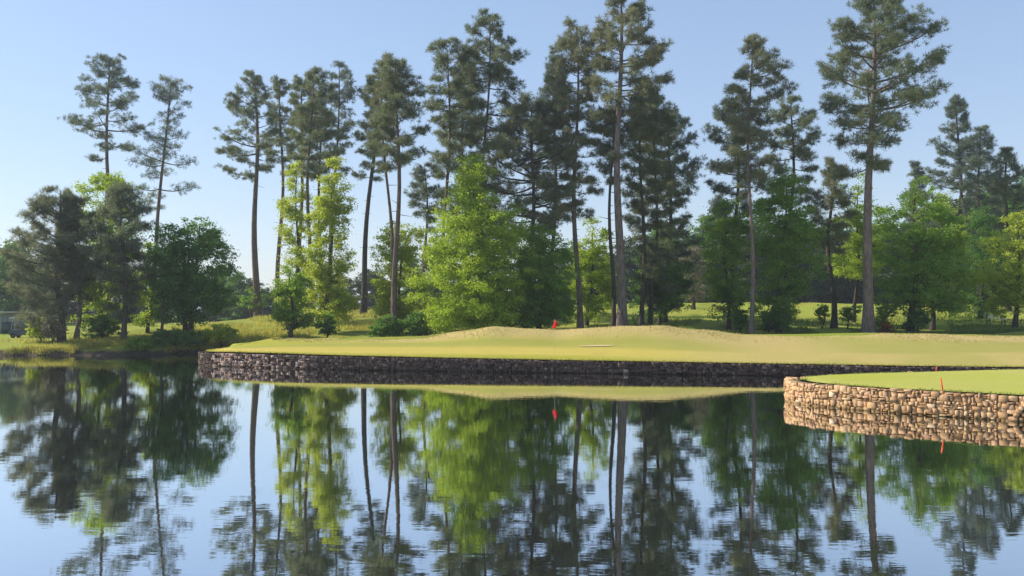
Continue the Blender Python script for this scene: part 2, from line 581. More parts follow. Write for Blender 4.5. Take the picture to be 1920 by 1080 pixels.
gx = axis([(-3000, -400, 260), (-400, -90, 20), (-90, -36, 1.5), (-36, 50, 0.55), (50, 110, 2.0), (110, 400, 20), (400, 3000, 260)])
gy = axis([(-200, -20, 30), (-20, 36, 4), (36, 48, 1.0), (48, 72, 0.45), (72, 130, 1.2), (130, 400, 15), (400, 4000, 300)])
XX, YY = np.meshgrid(gx, gy)
ZZ = land_z(XX.ravel(), YY.ravel())
nx, ny = len(gx), len(gy)
I = (np.arange(ny - 1)[:, None] * nx + np.arange(nx - 1)[None, :]).ravel()
ground = mesh_np('ground', np.stack([XX.ravel(), YY.ravel(), ZZ], -1), [np.stack([I, I + 1, I + nx + 1, I + nx], -1)], M['ground'], smooth_sh=True)
tag(ground, 'rough grassy ground rising behind the pond and the green', kind='structure')

wv = [(-240, -190, 0), (120, -190, 0), (120, 64, 0), (-240, 64, 0)]
water = mesh_np('water', wv, [np.array([[0, 1, 2, 3]])], M['water'])
tag(water, 'still dark pond mirroring the trees and the sky', kind='structure')

# ---- the two greens
GREEN_Y = np.array((0.62, 0.515, 0.13)); GREEN_F = np.array((0.44, 0.43, 0.07)); GREEN_T = np.array((0.60, 0.475, 0.205)); GREEN_G = np.array((0.40, 0.40, 0.10))
Wf, sf = resample(FAR_WALL, 0.35)
s_tot = sf[-1]
back = np.stack([np.interp(sf / s_tot, [0, 0.05, 0.12, 0.22, 1], [-15.3, -15.0, -14.2, -12.0, 46.5]), np.interp(sf / s_tot, [0, 0.05, 0.12, 0.22, 1], [55.2, 53.6, 51.8, 50.4, 50.0])], -1)
tan = np.gradient(Wf, axis=0); tan /= np.linalg.norm(tan, axis=1)[:, None]
inw = np.stack([-tan[:, 1], tan[:, 0]], -1)          # towards the land side
TT = np.concatenate([[0.0], np.linspace(0.02, 1.0, 56)])
inset = np.interp(sf, [0, 6, 12, 18, 30], [0.30, 0.42, 0.42, 0.30, 0.16])[:, None]
Wi = Wf + inw * inset
G = Wi[None] * (1 - TT[:, None, None]) + back[None] * TT[:, None, None]
gxx, gyy = G[..., 0], G[..., 1]
tt = np.broadcast_to(TT[:, None], gxx.shape)
fyv = front_y(np.maximum(gxx, -17.8))
tz = np.clip((gyy - fyv) / np.maximum(BACK_Y - fyv, 1), 0, 1)
tz = np.maximum(tz * smooth(-17.9, -15.0, gxx), tt * (1 - smooth(-17.9, -15.0, gxx)))
gz = green_z(gxx, gyy, tz)
pp = np.stack([gxx, gyy, gxx * 0], -1)
bmp = 0.05 * _n1(pp) * smooth(0.55, 0.9, tz) + 0.02 * _n2(pp) * smooth(0.5, 0.8, tz)
gz = gz + bmp - 0.35 * smooth(0.965, 1.0, tt)
nb = wave_noise(31, 9, 2.2)(pp * np.array((0.35, 1.0, 1))) * 0.09
u = tz + nb
cen = smooth(0.10, 0.24, u) * (1 - smooth(0.46, 0.60, u)) * (1 - smooth(5, 13, gxx + 6 * nb))
col = GREEN_F * np.ones(gxx.shape + (1,))
right = smooth(3.5, 11, gxx)[..., None]
col = col * (1 - right) + (0.8 * GREEN_T + 0.2 * GREEN_F) * right
col = col * (1 - cen[..., None]) + GREEN_Y * cen[..., None]
mound = smooth(0.50, 0.80, u)[..., None] * smooth(-14, -4, gxx)[..., None]
col = col * (1 - mound) + GREEN_T * mound
strip = (smooth(0.42, 0.50, u) * (1 - smooth(0.58, 0.66, u)) * (1 - smooth(9, 14, gxx)))[..., None]
col = col * (1 - 0.7 * strip) + GREEN_G * 0.7 * strip
lush = (smooth(14, 19, gxx) * smooth(0.45, 0.6, u) * (1 - smooth(0.85, 0.95, u)))[..., None]
col = col * (1 - 0.75 * lush) + GREEN_G * 0.75 * lush
patchy = smooth(0.2, 1.4, wave_noise(77, 9, 1.4)(pp))[..., None] * right * 0.5
col = col * (1 - patchy) + GREEN_G * patchy
lip = (1 - smooth(0.01, 0.035, tt))[..., None]
col = col * (1 - 0.5 * lip) + np.array((0.30, 0.24, 0.10)) * 0.5 * lip
n_s, n_t = len(Wf), len(TT)
I = (np.arange(n_t - 1)[:, None] * n_s + np.arange(n_s - 1)[None, :]).ravel()
rgba = np.concatenate([col, np.ones(gxx.shape + (1,))], -1).reshape(-1, 4)
far_green = mesh_np('putting_green', np.stack([gxx, gyy, gz], -1).reshape(-1, 3), [np.stack([I, I + n_s, I + n_s + 1, I + 1], -1)[:, ::-1]], M['turf'], smooth_sh=True, color=rgba)
tag(far_green, 'long mown green with two low tan mounds behind the dark stone wall', kind='structure')

NTOP = 0.70
Wn, sn = resample(NEAR_WALL, 0.3)
tan = np.gradient(Wn, axis=0); tan /= np.linalg.norm(tan, axis=1)[:, None]
n_in = np.stack([-tan[:, 1], tan[:, 0]], -1)
tipd = np.linalg.norm(Wn - np.array((9.1, 28.2)), axis=1)
ins = np.interp(tipd, [0, 0.8, 2.0, 4.0], [0.62, 0.45, 0.24, 0.17])[:, None]
Wni = Wn + n_in * ins
spine = np.stack([np.maximum(Wni[:, 0], 11.2), 26.4 + (np.maximum(Wni[:, 0], 11.2) - 11.2) * 0.08 + np.maximum(0, 28.4 - 26.4) * np.exp(-(np.maximum(Wni[:, 0], 11.2) - 11.2) / 3)], -1)
tv = np.linspace(0, 1, 14)
G = Wni[None] * (1 - tv[:, None, None]) + spine[None] * tv[:, None, None]
z = NTOP + 0.015 + 0.05 * smooth(0, 0.3, tv)[:, None] * np.ones(len(Wn))[None]
nb = wave_noise(41, 8, 1.6)(np.stack([G[..., 0], G[..., 1], G[..., 0] * 0], -1))
mixv = (0.5 + 0.3 * nb)[..., None].clip(0, 1)
col = np.array((0.50, 0.53, 0.095)) * (1 - mixv) + np.array((0.56, 0.54, 0.17)) * mixv
lip = (1 - smooth(0.0, 0.07, tv))[:, None, None]
col = col * (1 - 0.6 * lip) + np.array((0.33, 0.36, 0.05)) * 0.6 * lip
rgba = np.concatenate([col, np.ones(col.shape[:2] + (1,))], -1).reshape(-1, 4)
n_s = len(Wn)
I = (np.arange(13)[:, None] * n_s + np.arange(n_s - 1)[None, :]).ravel()
near_green = mesh_np('fringe_green', np.stack([G[..., 0], G[..., 1], z + 0 * G[..., 0]], -1).reshape(-1, 3), [np.stack([I, I + n_s, I + n_s + 1, I + 1], -1)[:, ::-1]], M['turf'], smooth_sh=True, color=rgba)
tag(near_green, 'flat mown green on the sunlit stone walled point', kind='structure')

# sand sliver at the foot of the second mound
a = np.linspace(0, 2 * math.pi, 28, endpoint=False)
cx, cy = at(1118, 643, 45.6)[0], 45.6
bx = cx + 0.95 * np.cos(a) * (1 + 0.12 * np.sin(3 * a)); by = cy + 0.11 * np.sin(a) * (1 + 0.15 * np.cos(2 * a))
fyv = front_y(bx)
bz = green_z(bx, by, np.clip((by - fyv) / (BACK_Y - fyv), 0, 1)) + 0.035
bc = green_z(np.array([cx]), np.array([cy]), np.array([(cy - front_y(cx)) / (BACK_Y - front_y(cx))]))[0] + 0.035
sb = mesh_np('sand_bunker', np.vstack([np.stack([bx, by, bz], -1), [[cx, cy, bc]]]), [np.array([[i, (i + 1) % 28, 28] for i in range(28)])], M['sand'], smooth_sh=True)
tag(sb, 'thin sliver of pale sand at the foot of the tan mound', kind='structure')


# ------------------------------------------------------------------ stone walls
def stone_template(seed):
    r = np.random.default_rng(seed)
    y0, y1 = 0.5, -0.36
    o = np.array([(-.5, -.5), (.5, -.5), (.5, .5), (-.5, .5)])
    cut = r.uniform(-0.13, 0.10, (4, 2))
    o = o + cut
    bk = np.column_stack([o[:, 0], np.full(4, y0), o[:, 1]])
    md = np.column_stack([o[:, 0], np.full(4, y1) + r.uniform(-.05, .05, 4), o[:, 1]])
    fr = np.column_stack([o[:, 0] * r.uniform(.80, .98, 4), np.full(4, -0.44) + r.uniform(-.10, .08, 4), o[:, 1] * r.uniform(.76, .96, 4)])
    c = np.array([[r.uniform(-.1, .1), -.46, r.uniform(-.1, .1)]])
    v = np.vstack([bk, md, fr, c])
    q = []
    for i in range(4):
        j = (i + 1) % 4
        q += [[i, j, 4 + j, 4 + i], [4 + i, 4 + j, 8 + j, 8 + i]]
    t = [[8 + i, 8 + (i + 1) % 4, 12] for i in range(4)]
    return v, np.array(q), np.array(t)


TEMPL = [stone_template(s) for s in range(24)]
STONE_ME = []
for v, q, t in TEMPL:
    o = mesh_np('stone', v, [q, t], M['stone'])
    STONE_ME.append(o.data)
    bpy.data.objects.remove(o)


def course_stones(P, s, top, rng, w=(0.16, 0.40), hole=None, proud=0.05):
    """rubble courses along a curve: yields centre, tangent angle, size, position along the wall"""
    out = []
    tan = np.gradient(P, axis=0)
    z0 = -0.16
    rows = 7
    edges = np.array([0, .14, .27, .43, .57, .71, .86, 1.0])
    wavy = [wave_noise(900 + k, 6, 0.55) for k in range(rows + 1)]
    edge = lambda k, m: edges[k] + (0.032 * float(wavy[k](np.array((m, 0.0, 0.0)))) if 0 < k < rows else 0.0)
    for r_ in range(rows):
        a = s[0] + rng.uniform(0, 0.2)
        while a < s[-1] - 0.1:
            wd = rng.uniform(*w) * (1.0 if rng.random() > 0.25 else 0.55)
            m = a + wd / 2
            x, y = np.interp(m, s, P[:, 0]), np.interp(m, s, P[:, 1])
            tx, ty = np.interp(m, s, tan[:, 0]), np.interp(m, s, tan[:, 1])
            ztop = top(x) - z0
            lo, hi = z0 + ztop * edge(r_, m), z0 + ztop * edge(r_ + 1, m)
            lo += rng.uniform(-0.025, 0.02); hi += rng.uniform(-0.02, 0.025) if r_ < rows - 1 else rng.uniform(-0.04, 0.015)
            if rng.random() < 0.16 and r_ < rows - 1: hi += 0.45 * (hi - lo)
            a += wd + rng.uniform(0.0, 0.018)
            if hole is not None and (m - hole[0]) ** 2 + (0.5 * (lo + hi)) ** 2 < hole[1] ** 2:
                continue
            pieces = [(lo, hi)]
            if rng.random() < 0.22:
                c = lo + (hi - lo) * rng.uniform(0.35, 0.65)
                pieces = [(lo, c - 0.004), (c + 0.004, hi)]
            for l_, h_ in pieces:
                out.append((np.array((x, y, (l_ + h_) / 2)), math.atan2(ty, tx), (wd, 0.26, h_ - l_), rng.uniform(-0.035, proud), m))
    return out


def build_wall(name, label, P, s, top, seed, rank, hole=None, w=(0.16, 0.40), mat='stone', proud=0.05):
    rng = np.random.default_rng(seed)
    root = empty(name, (P[len(P) // 2][0], P[len(P) // 2][1], 0), label, 'stone wall')
    org = np.array(root.location)
    tan = np.gradient(P, axis=0); tan /= np.linalg.norm(tan, axis=1)[:, None]
    land = np.stack([-tan[:, 1], tan[:, 0]], -1)
    a, b = P + land * 0.10, P + land * 0.55
    n = len(P)
    zt = np.array([top(x) - 0.03 for x in P[:, 0]])
    v = np.vstack([np.column_stack([a, np.full(n, -1.3)]), np.column_stack([a, zt]), np.column_stack([b, zt]), np.column_stack([b, np.full(n, -1.3)])]) - org
    i = np.arange(n - 1)
    q = np.vstack([np.stack([i + k * n, i + 1 + k * n, i + 1 + (k + 1) * n, i + (k + 1) * n], -1) for k in range(3)])
    mesh_np('mortar_core', v, [q], M['mortar_tan' if mat == 'stone' else 'mortar'], root)
    st = course_stones(P, s, top, rng, w, hole, proud)
    mesh_of = {}
    st.sort(key=lambda e: rank(e[0]))
    rest = Geo(); tint = []
    for k, (c, ang, size, prd, m) in enumerate(st):
        land1 = np.array((-math.sin(ang), math.cos(ang), 0))
        loc = c + land1 * (size[1] / 2 - 0.02 - prd) - org
        ti = int(rng.integers(len(TEMPL)))
        pick = mat
        if mat == 'stone_shaded' and rng.random() < np.interp(c[0], [-14.5, -8.0], [0.5, 0.03]): pick = 'stone_pink_lit'  # pale stones gathered at the sunlit end, painting in the light there
        if k < 298:
            if (ti, pick) not in mesh_of:
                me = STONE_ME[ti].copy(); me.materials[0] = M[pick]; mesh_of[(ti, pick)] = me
            o = bpy.data.objects.new('stone', mesh_of[(ti, pick)])
            o.location = loc; o.scale = size; o.rotation_euler = (0, float(rng.normal() * 0.05), ang + float(rng.normal() * 0.05))
            o.parent = root
            COL.objects.link(o)
        else:
            v, q, t = TEMPL[ti]
            vv = v * np.array(size)
            ca, sa = math.cos(ang), math.sin(ang)
            vv = np.stack([vv[:, 0] * ca - vv[:, 1] * sa, vv[:, 0] * sa + vv[:, 1] * ca, vv[:, 2]], -1) + loc
            rest.add(vv, q, t)
            tint.append(rng.random())
    if tint:
        nq, nt = len(TEMPL[0][1]), len(TEMPL[0][2])
        ta = np.concatenate([np.repeat(tint, nq), np.repeat(tint, nt)])
        o = rest.build('stonework', M[mat], root, tint=ta)
        o['kind'] = 'stuff'
    return root, org


cam_xy = np.array((0.0, 0.0, 3.0))
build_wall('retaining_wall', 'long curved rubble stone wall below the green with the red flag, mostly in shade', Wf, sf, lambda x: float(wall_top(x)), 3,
           lambda c: abs(c[0] + 13.5) + (0 if c[1] < 50.5 else 50), mat='stone_shaded', proud=0.03, w=(0.10, 0.30))
# where the culvert arch sits along the near wall
px_col = 960 + F * Wn[:, 0] / Wn[:, 1]
ft = np.where((np.arange(len(Wn)) > len(Wn) // 2) & (Wn[:, 1] < 27))[0]
i_arch = ft[np.argmin(np.abs(px_col[ft] - 1934))]
s_arch = sn[i_arch]
near_root, near_org = build_wall('retaining_wall', 'sunlit tan rubble stone wall round the point with the orange stake', Wn, sn, lambda x: NTOP, 8,
                                 lambda c: (0 if (c[1] < 29.6 and c[0] < 15.5) else 50) + np.hypot(c[0] - 11.5, c[1] - 25.2), hole=(s_arch, 0.56), w=(0.08, 0.24), proud=0.03)
rng = np.random.default_rng(12)
ax, ay = Wn[i_arch]
tan1 = Wn[i_arch + 1] - Wn[i_arch - 1]; ang = math.atan2(tan1[1], tan1[0])
tdir = np.array((math.cos(ang), math.sin(ang), 0)); ldir = np.array((-math.sin(ang), math.cos(ang), 0))
nv = 13
for i in range(nv):                                     # voussoirs of the little arch
    th = math.pi * (i + 0.5) / nv
    rr = 0.49
    p = np.array((ax, ay, 0)) + tdir * rr * math.cos(th) + np.array((0, 0, rr * math.sin(th))) + ldir * 0.06 - near_org
    o = bpy.data.objects.new('arch_stone', STONE_ME[int(rng.integers(len(STONE_ME)))])
    o.matrix_basis = Matrix.Translation(p) @ Matrix.Rotation(ang, 4, "Z") @ Matrix.Rotation(-(th - math.pi / 2), 4, 'Y') @ Matrix.Diagonal((0.115, 0.26, 0.135, 1))
    o.parent = near_root
    COL.objects.link(o)
for r_ in range(3):                                     # stones inside it, set back
    for c_ in range(-2, 3):
        xx, zz = c_ * 0.16 + rng.uniform(-.02, .02) + (r_ % 2) * 0.07, 0.06 + r_ * 0.13
        if math.hypot(xx, zz) > 0.40: continue
        p = np.array((ax, ay, zz)) + tdir * xx + ldir * 0.085 - near_org
        o = bpy.data.objects.new('stone', STONE_ME[int(rng.integers(len(STONE_ME)))])
        o.matrix_basis = Matrix.Translation(p) @ Matrix.Rotation(ang, 4, 'Z') @ Matrix.Diagonal((0.14, 0.26, 0.11, 1))
        o.parent = near_root
        COL.objects.link(o)


# ------------------------------------------------------------------ trees
def needles(C, rad, K, rng, dirs, ln=0.27, wd=0.036, flat=0.78):
    """K needle blades round each cluster centre"""
    n = len(C)
    off = rng.normal(size=(n, K, 3))
    off /= np.linalg.norm(off, axis=2)[..., None] + 1e-9
    rr = rng.random((n, K, 1)) ** 0.5
    base = C[:, None, :] + off * rr * rad[:, None, None] * np.array((1, 1, flat))
    d = off * 1.0 + dirs[:, None, :] * 0.45 + np.array((0, 0, 0.30)) + rng.normal(size=(n, K, 3)) * 0.2
    d /= np.linalg.norm(d, axis=2)[..., None]
    sd = np.cross(d, rng.normal(size=(n, K, 3)))
    sd /= np.linalg.norm(sd, axis=2)[..., None] + 1e-9
    L = ln * rng.uniform(0.7, 1.25, (n, K, 1))
    w = wd * rng.uniform(0.7, 1.3, (n, K, 1))
    a, b, t = base - sd * w / 2, base + sd * w / 2, base + d * L
    v = np.stack([a, b, t], 2).reshape(-1, 3)
    f = np.arange(n * K * 3).reshape(-1, 3)
    tint = (np.clip(rng.normal(0.5, 0.25, (n, 1)), 0, 1) * 0.6 + 0.4 * rng.random((n, K))).ravel()
    return v, f, tint


def leaves(C, spread, K, rng, size=0.18):
    n = len(C)
    base = C[:, None, :] + rng.normal(size=(n, K, 3)) * spread[:, None, None] * np.array((1, 1, 0.55))
    nrm = rng.normal(size=(n, K, 3)) * 0.75 + np.array((0, 0, 0.8))
    nrm /= np.linalg.norm(nrm, axis=2)[..., None]
    a = np.cross(nrm, rng.normal(size=(n, K, 3)))
    a /= np.linalg.norm(a, axis=2)[..., None] + 1e-9
    b = np.cross(nrm, a)
    s = size * rng.uniform(0.6, 1.3, (n, K, 1))
    v = np.stack([base - a * s * 0.5, base + b * s * 0.32, base + a * s * 0.5, base - b * s * 0.32], 2).reshape(-1, 3)
    f = np.arange(n * K * 4).reshape(-1, 4)
    tint = (np.clip(rng.normal(0.45, 0.33, (n, 1)), 0, 1) * 0.7 + 0.3 * rng.random((n, K))).ravel()
    return v, f, tint


def trunk_path(b, t, rng, wob=0.25, n=14):
    u = np.linspace(0, 1, n)[:, None]
    p = b * (1 - u) + t * u
    ph = rng.uniform(0, 6.28, 4)
    k = np.sin(math.pi * u[:, 0])
    p[:, 0] += wob * k * np.sin(u[:, 0] * 5 + ph[0]); p[:, 1] += wob * k * np.sin(u[:, 0] * 6 + ph[1])
    return p


def crown_frame(crown, d, path):
    """crown rows (y, x left, x right) in photograph pixels -> height, left and right reach about the trunk in metres (local)"""
    rows = sorted(crown, key=lambda r: -r[0])
    zs = np.array([at(r[1], r[0], d)[2] for r in rows])
    xl = np.array([at(r[1], r[0], d)[0] for r in rows]); xr = np.array([at(r[2], r[0], d)[0] for r in rows])
    return zs, xl, xr


ALL_TREES = []


def pine(label, xb, d, xt, yt, crown, wpx, mat='needle_dark', bark='bark_pine', dens=1.0, seed=0, limbs=False, group=None, wob=0.36, step=0.36, K=72,
         keep=0.86, stubs=9, name='pine_tree', yb=None, csize=1.0):
    rng = np.random.default_rng(1000 + seed)
    X = at(xb, 600, d)[0]
    base = np.array((X, d, H(X, d) - 0.08))
    top = at(xt, yt, d)
    top[1] += rng.uniform(-0.6, 0.6)
    root = empty(name, base, label, 'pine tree', group)
    path = trunk_path(np.zeros(3), top - base, rng, wob)
    hgt = path[-1][2]
    r0 = wpx * d / F / 2
    uu = np.linspace(0, 1, len(path))
    rad = r0 * (1 - 0.78 * uu ** 1.15) * (1 + 0.45 * np.exp(-uu * 28))
    rad[-1] = 0.025
    g = Geo()
    g.tube(path, rad, 10)
    zs, xl, xr = crown_frame(crown, d, path)
    zs = zs - base[2]; xl = xl - base[0]; xr = xr - base[0]
    z = zs[0]
    C, CR, CD = [], [], []
    az = rng.uniform(0, 6.28)
    limb_geos = []
    while z < zs[-1] - 0.05:
        t = (z - zs[0]) / (zs[-1] - zs[0])
        az += 2.399 + rng.uniform(-0.5, 0.5)
        zz = z
        z += step * rng.uniform(0.6, 1.4) * (1 - 0.55 * t)
        if rng.random() > keep: continue
        tx = np.interp(zz, path[:, 2], path[:, 0]); ty = np.interp(zz, path[:, 2], path[:, 1])
        l_, r_ = tx - np.interp(zz, zs, xl), np.interp(zz, zs, xr) - tx
        l_, r_ = max(l_, 0.25), max(r_, 0.25)
        ca, sa = math.cos(az), math.sin(az)
        reach = math.hypot((r_ if ca > 0 else l_) * ca, 0.5 * (l_ + r_) * sa) * rng.uniform(0.58, 1.12)
        el = R(-6 + 46 * t ** 1.4 + rng.uniform(-14, 18))
        Lh = max(0.3, reach - 0.2)
        rise = Lh * math.tan(min(el, R(62))) * 0.85
        z0 = max(zz - rise * 0.75, 0.3 * zs[0])
        if z0 > hgt - 0.2: z0 = hgt - 0.2
        bx, by = np.interp(z0, path[:, 2], path[:, 0]), np.interp(z0, path[:, 2], path[:, 1])
        sag = -0.10 * Lh * (1 - t)
        q = np.linspace(0, 1, 6)
        bend = rng.uniform(-0.18, 0.18) * Lh
        bp = np.stack([bx + ca * Lh * q - sa * bend * q * q, by + sa * Lh * q + ca * bend * q * q, z0 + rise * q + sag * np.sin(math.pi * q) + 0.10 * Lh * q ** 3], -1)
        br = max(0.016, min(0.085, 0.017 * Lh + 0.008)) * (1 - 0.8 * q) + 0.004
        if limbs:
            lg = Geo()
            lg.tube(bp, br, 5)
            limb_geos.append(lg)
        else:
            g.tube(bp, br, 4, cap=False)
        # needle puffs: each a ball of brush-like tufts on short twigs, mostly on the outer half of the limb
        npf = int(2.2 + Lh * 1.5)
        us = np.concatenate([[0.97], rng.uniform(0.38 if Lh > 1.5 else 0.2, 0.92, npf)])
        nl = int(2 + 3.0 * Lh)                               # loose single tufts along the limb
        ul = rng.uniform(0.25, 1.0, nl)
        C.extend(np.stack([np.interp(ul, q, bp[:, i]) for i in range(3)], -1) + rng.normal(size=(nl, 3)) * (0.10 + 0.10 * Lh) * np.array((1, 1, 0.55)))
        CR.extend([0.1] * nl); CD.extend(np.tile((ca * 0.5, sa * 0.5, 0.5), (nl, 1)))
        for k_, u_ in enumerate(us):
            p = np.array([np.interp(u_, q, bp[:, i]) for i in range(3)])
            side = rng.choice((-1, 1))
            tl = (0.25 + 0.36 * Lh * (1.02 - u_)) * rng.uniform(0.5, 1.15) if k_ else 0.1
            th = az + side * rng.uniform(0.4, 1.2)
            e = p + np.array((math.cos(th), math.sin(th), rng.uniform(-0.15, 0.7))) * tl
            if tl > 0.35:
                g.tube(np.array([p, (p + e) / 2 + (0, 0, 0.04), e]), [0.016, 0.012, 0.007], 3, cap=False)
            pr = rng.uniform(0.26, 0.66) * min(1.0, 0.55 + 0.25 * Lh) * csize
            ntf = int(4 + 15 * pr * pr / (csize * csize))
            o_ = rng.normal(size=(ntf, 3)); o_ /= np.linalg.norm(o_, axis=1)[:, None]
            o_ *= (rng.random((ntf, 1)) ** 0.4) * pr * np.array((1.2, 1.2, 0.66))
            C.extend(e + o_); CR.extend(rng.uniform(0.05, 0.17, ntf))
            dd = o_ / pr * 0.7 + np.array((math.cos(th) * 0.4, math.sin(th) * 0.4, 0.35))
            CD.extend(dd)
    for _ in range(stubs):                                       # dead stubs below the crown
        zz = rng.uniform(0.45, 0.97) * zs[0]
        a_ = rng.uniform(0, 6.28); L_ = rng.uniform(0.3, 1.2)
        bx, by = np.interp(zz, path[:, 2], path[:, 0]), np.interp(zz, path[:, 2], path[:, 1])
        g.tube(np.array([(bx, by, zz), (bx + math.cos(a_) * L_, by + math.sin(a_) * L_, zz + L_ * rng.uniform(-.3, .3))]), [0.03, 0.008], 4)
    C = np.array(C); CR = np.array(CR) * csize; CD = np.array(CD)
    v, f, ti = needles(C, CR, int(K * dens * 0.40), rng, CD, 0.29 * csize, 0.032 * csize)
    tr = g.build('trunk', M[bark], root, smooth_sh=True)
    for lg in limb_geos:
        lg.build('limb', M[bark], tr, smooth_sh=True)
    mesh_np('crown', v, [f], M[mat], root, ti)
    ALL_TREES.append((label, len(f)))
    return root


def broadleaf(label, xb, d, crown, wpx, mat='leaf_mid', bark='bark_dark', seed=0, n=420, K=60, size=0.155, gap=-0.35, group=None, name='broadleaf_tree', stems=1, spread=0.34, cat='tree', depth=0.9, eamp=0.14, per=8, fill=0.38):
    rng = np.random.default_rng(5000 + seed)
    X = at(xb, 600, d)[0]
    base = np.array((X, d, H(X, d) - 0.06))
    root = empty(name, base, label, cat, group)
    zs, xl, xr = crown_frame(crown, d, None)
    zs = np.maximum(zs - base[2], 0.15); xl = xl - base[0]; xr = xr - base[0]
    hw = np.maximum((xr - xl) / 2, 0.15); cx = (xl + xr) / 2
    # lobes of foliage, each made of many small clumps
    m = max(40, n)
    zc = rng.uniform(zs[0], zs[-1], m)
    w = np.interp(zc, zs, hw)
    keep = rng.random(m) < (w / hw.max()) ** 1.1
    zc, w = zc[keep], w[keep]
    nl = max(6, int(n / per))
    zc, w = zc[:nl], w[:nl]
    zc = np.append(zc, zs[-1] - 0.25); w = np.append(w, hw[-1] * 0.5)
    ph = rng.uniform(0, 6.283, len(zc))
    lobr = rng.uniform(0.55, 1.15, len(zc)) * np.clip(w * 0.34, 0.22, 0.95)
    rel = rng.random(len(zc)) ** 0.45
    rr = np.clip(w * rel * (1 + eamp * rng.normal(size=len(zc))) - lobr * 0.55, 0, None)
    L0 = np.stack([np.interp(zc, zs, cx) + rr * np.cos(ph), rr * np.sin(ph) * depth, zc], -1)
    pick = rng.choice(len(zc), n, p=lobr ** 2 / (lobr ** 2).sum())
    od = rng.normal(size=(n, 3)); od /= np.linalg.norm(od, axis=1)[:, None]
    out = np.stack([np.cos(ph), np.sin(ph), 0 * ph], -1)[pick]
    C = L0[pick] + od * (lobr[pick] * rng.random(n) ** 0.5)[:, None] * np.array((1.1, 1.1, 0.72)) + out * 0.1
    C[:, 2] -= 0.16 * np.linalg.norm(C[:, :2] - L0[pick][:, :2], axis=1)
    nf = int(n * fill)                                       # thinner foliage between the lobes
    zf = rng.uniform(zs[0], zs[-1], nf * 3)
    wf = np.interp(zf, zs, hw)
    kf = rng.random(nf * 3) < (wf / hw.max()) ** 1.2
    zf, wf = zf[kf][:nf], wf[kf][:nf]
    pf = rng.uniform(0, 6.283, len(zf))
    rf = wf * rng.random(len(zf)) ** 0.5 * (1 + 0.16 * wave_noise(seed + 9, 8, 1.0)(np.stack([np.cos(pf) * 2.4, np.sin(pf) * 2.4, zf * 1.2], -1)))
    C = np.vstack([C[:n - nf // 2], np.stack([np.interp(zf, zs, cx) + rf * np.cos(pf), rf * np.sin(pf) * depth, zf], -1)])
    gapf = wave_noise(seed + 77, 9, 0.42)(C)
    C = C[gapf > gap - 0.6]
    C[:, 2] = np.clip(C[:, 2], 0.12, zs[-1] + 0.2)
    g = Geo()
    hgt = zs[-1]
    for k in range(stems):
        sx = (k - (stems - 1) / 2) * 0.35
        tip = np.array((np.interp(hgt * 0.9, zs, cx) + sx * 2.5, rng.uniform(-.3, .3), hgt * 0.92))
        path = trunk_path(np.array((sx, 0, 0)), tip, rng, 0.22, 10)
        r0 = wpx * d / F / 2
        uu = np.linspace(0, 1, 10)
        g.tube(path, r0 * (1 - 0.88 * uu) * (1 + 0.4 * np.exp(-uu * 20)) + 0.008, 8)
        for c in C[rng.permutation(len(C))[:int(26 / stems) + 4]]:
            z0 = max(0.18 * hgt, c[2] - np.hypot(c[0], c[1]) * rng.uniform(0.5, 1.1) - 0.2)
            z0 = min(z0, hgt * 0.85)
            b = np.array([np.interp(z0, path[:, 2], path[:, 0]), np.interp(z0, path[:, 2], path[:, 1]), z0])
            mid = (b + c) / 2 + np.array((0, 0, -0.1)) + rng.normal(size=3) * 0.12
            lr = max(0.012, r0 * 0.25 * (1 - z0 / hgt) + 0.012)
            g.tube(np.array([b, mid, c]), [lr, lr * 0.6, 0.006], 4, cap=False)
    g.build('trunk', M[bark], root, smooth_sh=True)
    v, f, ti = leaves(C, rng.uniform(0.5, 1.2, len(C)) * spread * 0.72, K, rng, size)
    mesh_np('crown', v, [f], M[mat], root, ti)
    ALL_TREES.append((label, 2 * len(f)))
    return root


# ---- pines, from the left end of the far bank to the right one
pine('tall open crowned pine rising from behind the bright yellow green tree on the left bank', 200, 82, 205, 106, [(302, 150, 222), (270, 128, 272), (235, 112, 278), (200, 128, 258), (165, 150, 258), (130, 168, 250), (104, 190, 230)], 11, 'needle_blue', seed=1, dens=0.85, keep=0.8)
pine('thin leaning sparse pine to the right of the tallest left bank pine', 283, 82, 322, 148, [(392, 300, 335), (365, 262, 375), (325, 244, 376), (285, 250, 368), (245, 268, 345), (205, 282, 362), (170, 272, 355), (146, 300, 345)], 9, 'needle_blue', seed=2, dens=0.6, keep=0.68, K=50)
pine('broad grey green pine with drooping limbs on the bank beside the parked cart', 116, 60.5, 118, 360, [(606, 42, 118), (570, 24, 150), (520, 20, 168), (470, 22, 168), (430, 48, 166), (395, 62, 160), (358, 92, 142)], 13, 'needle_brown', 'bark_dark', seed=3, step=0.25, keep=0.86, K=60, stubs=2)
pine('slim pine with a pale lit edge standing just right of the broad grey pine', 143, 61.5, 150, 372, [(560, 118, 178), (500, 112, 192), (450, 116, 190), (410, 126, 186), (372, 142, 166)], 9, 'needle_brown', 'bark_pale', seed=4, step=0.24, stubs=2)
pine('dense dark pine in the middle of the left bank group', 233, 60.5, 232, 352, [(600, 205, 255), (560, 180, 270), (510, 168, 285), (460, 166, 288), (420, 180, 284), (385, 200, 274), (350, 218, 250)], 10, 'needle_dark', 'bark_dark', seed=5, step=0.3, keep=0.8, K=64, stubs=2)
pine('straight pine with a one sided crown reaching left over the meadow', 484, 92, 478, 142, [(335, 420, 500), (315, 408, 510), (275, 398, 512), (245, 390, 520), (210, 400, 524), (180, 424, 520), (155, 448, 508), (140, 466, 494)], 13, 'bark' if False else 'needle_dark', seed=6, limbs=False, keep=0.8)
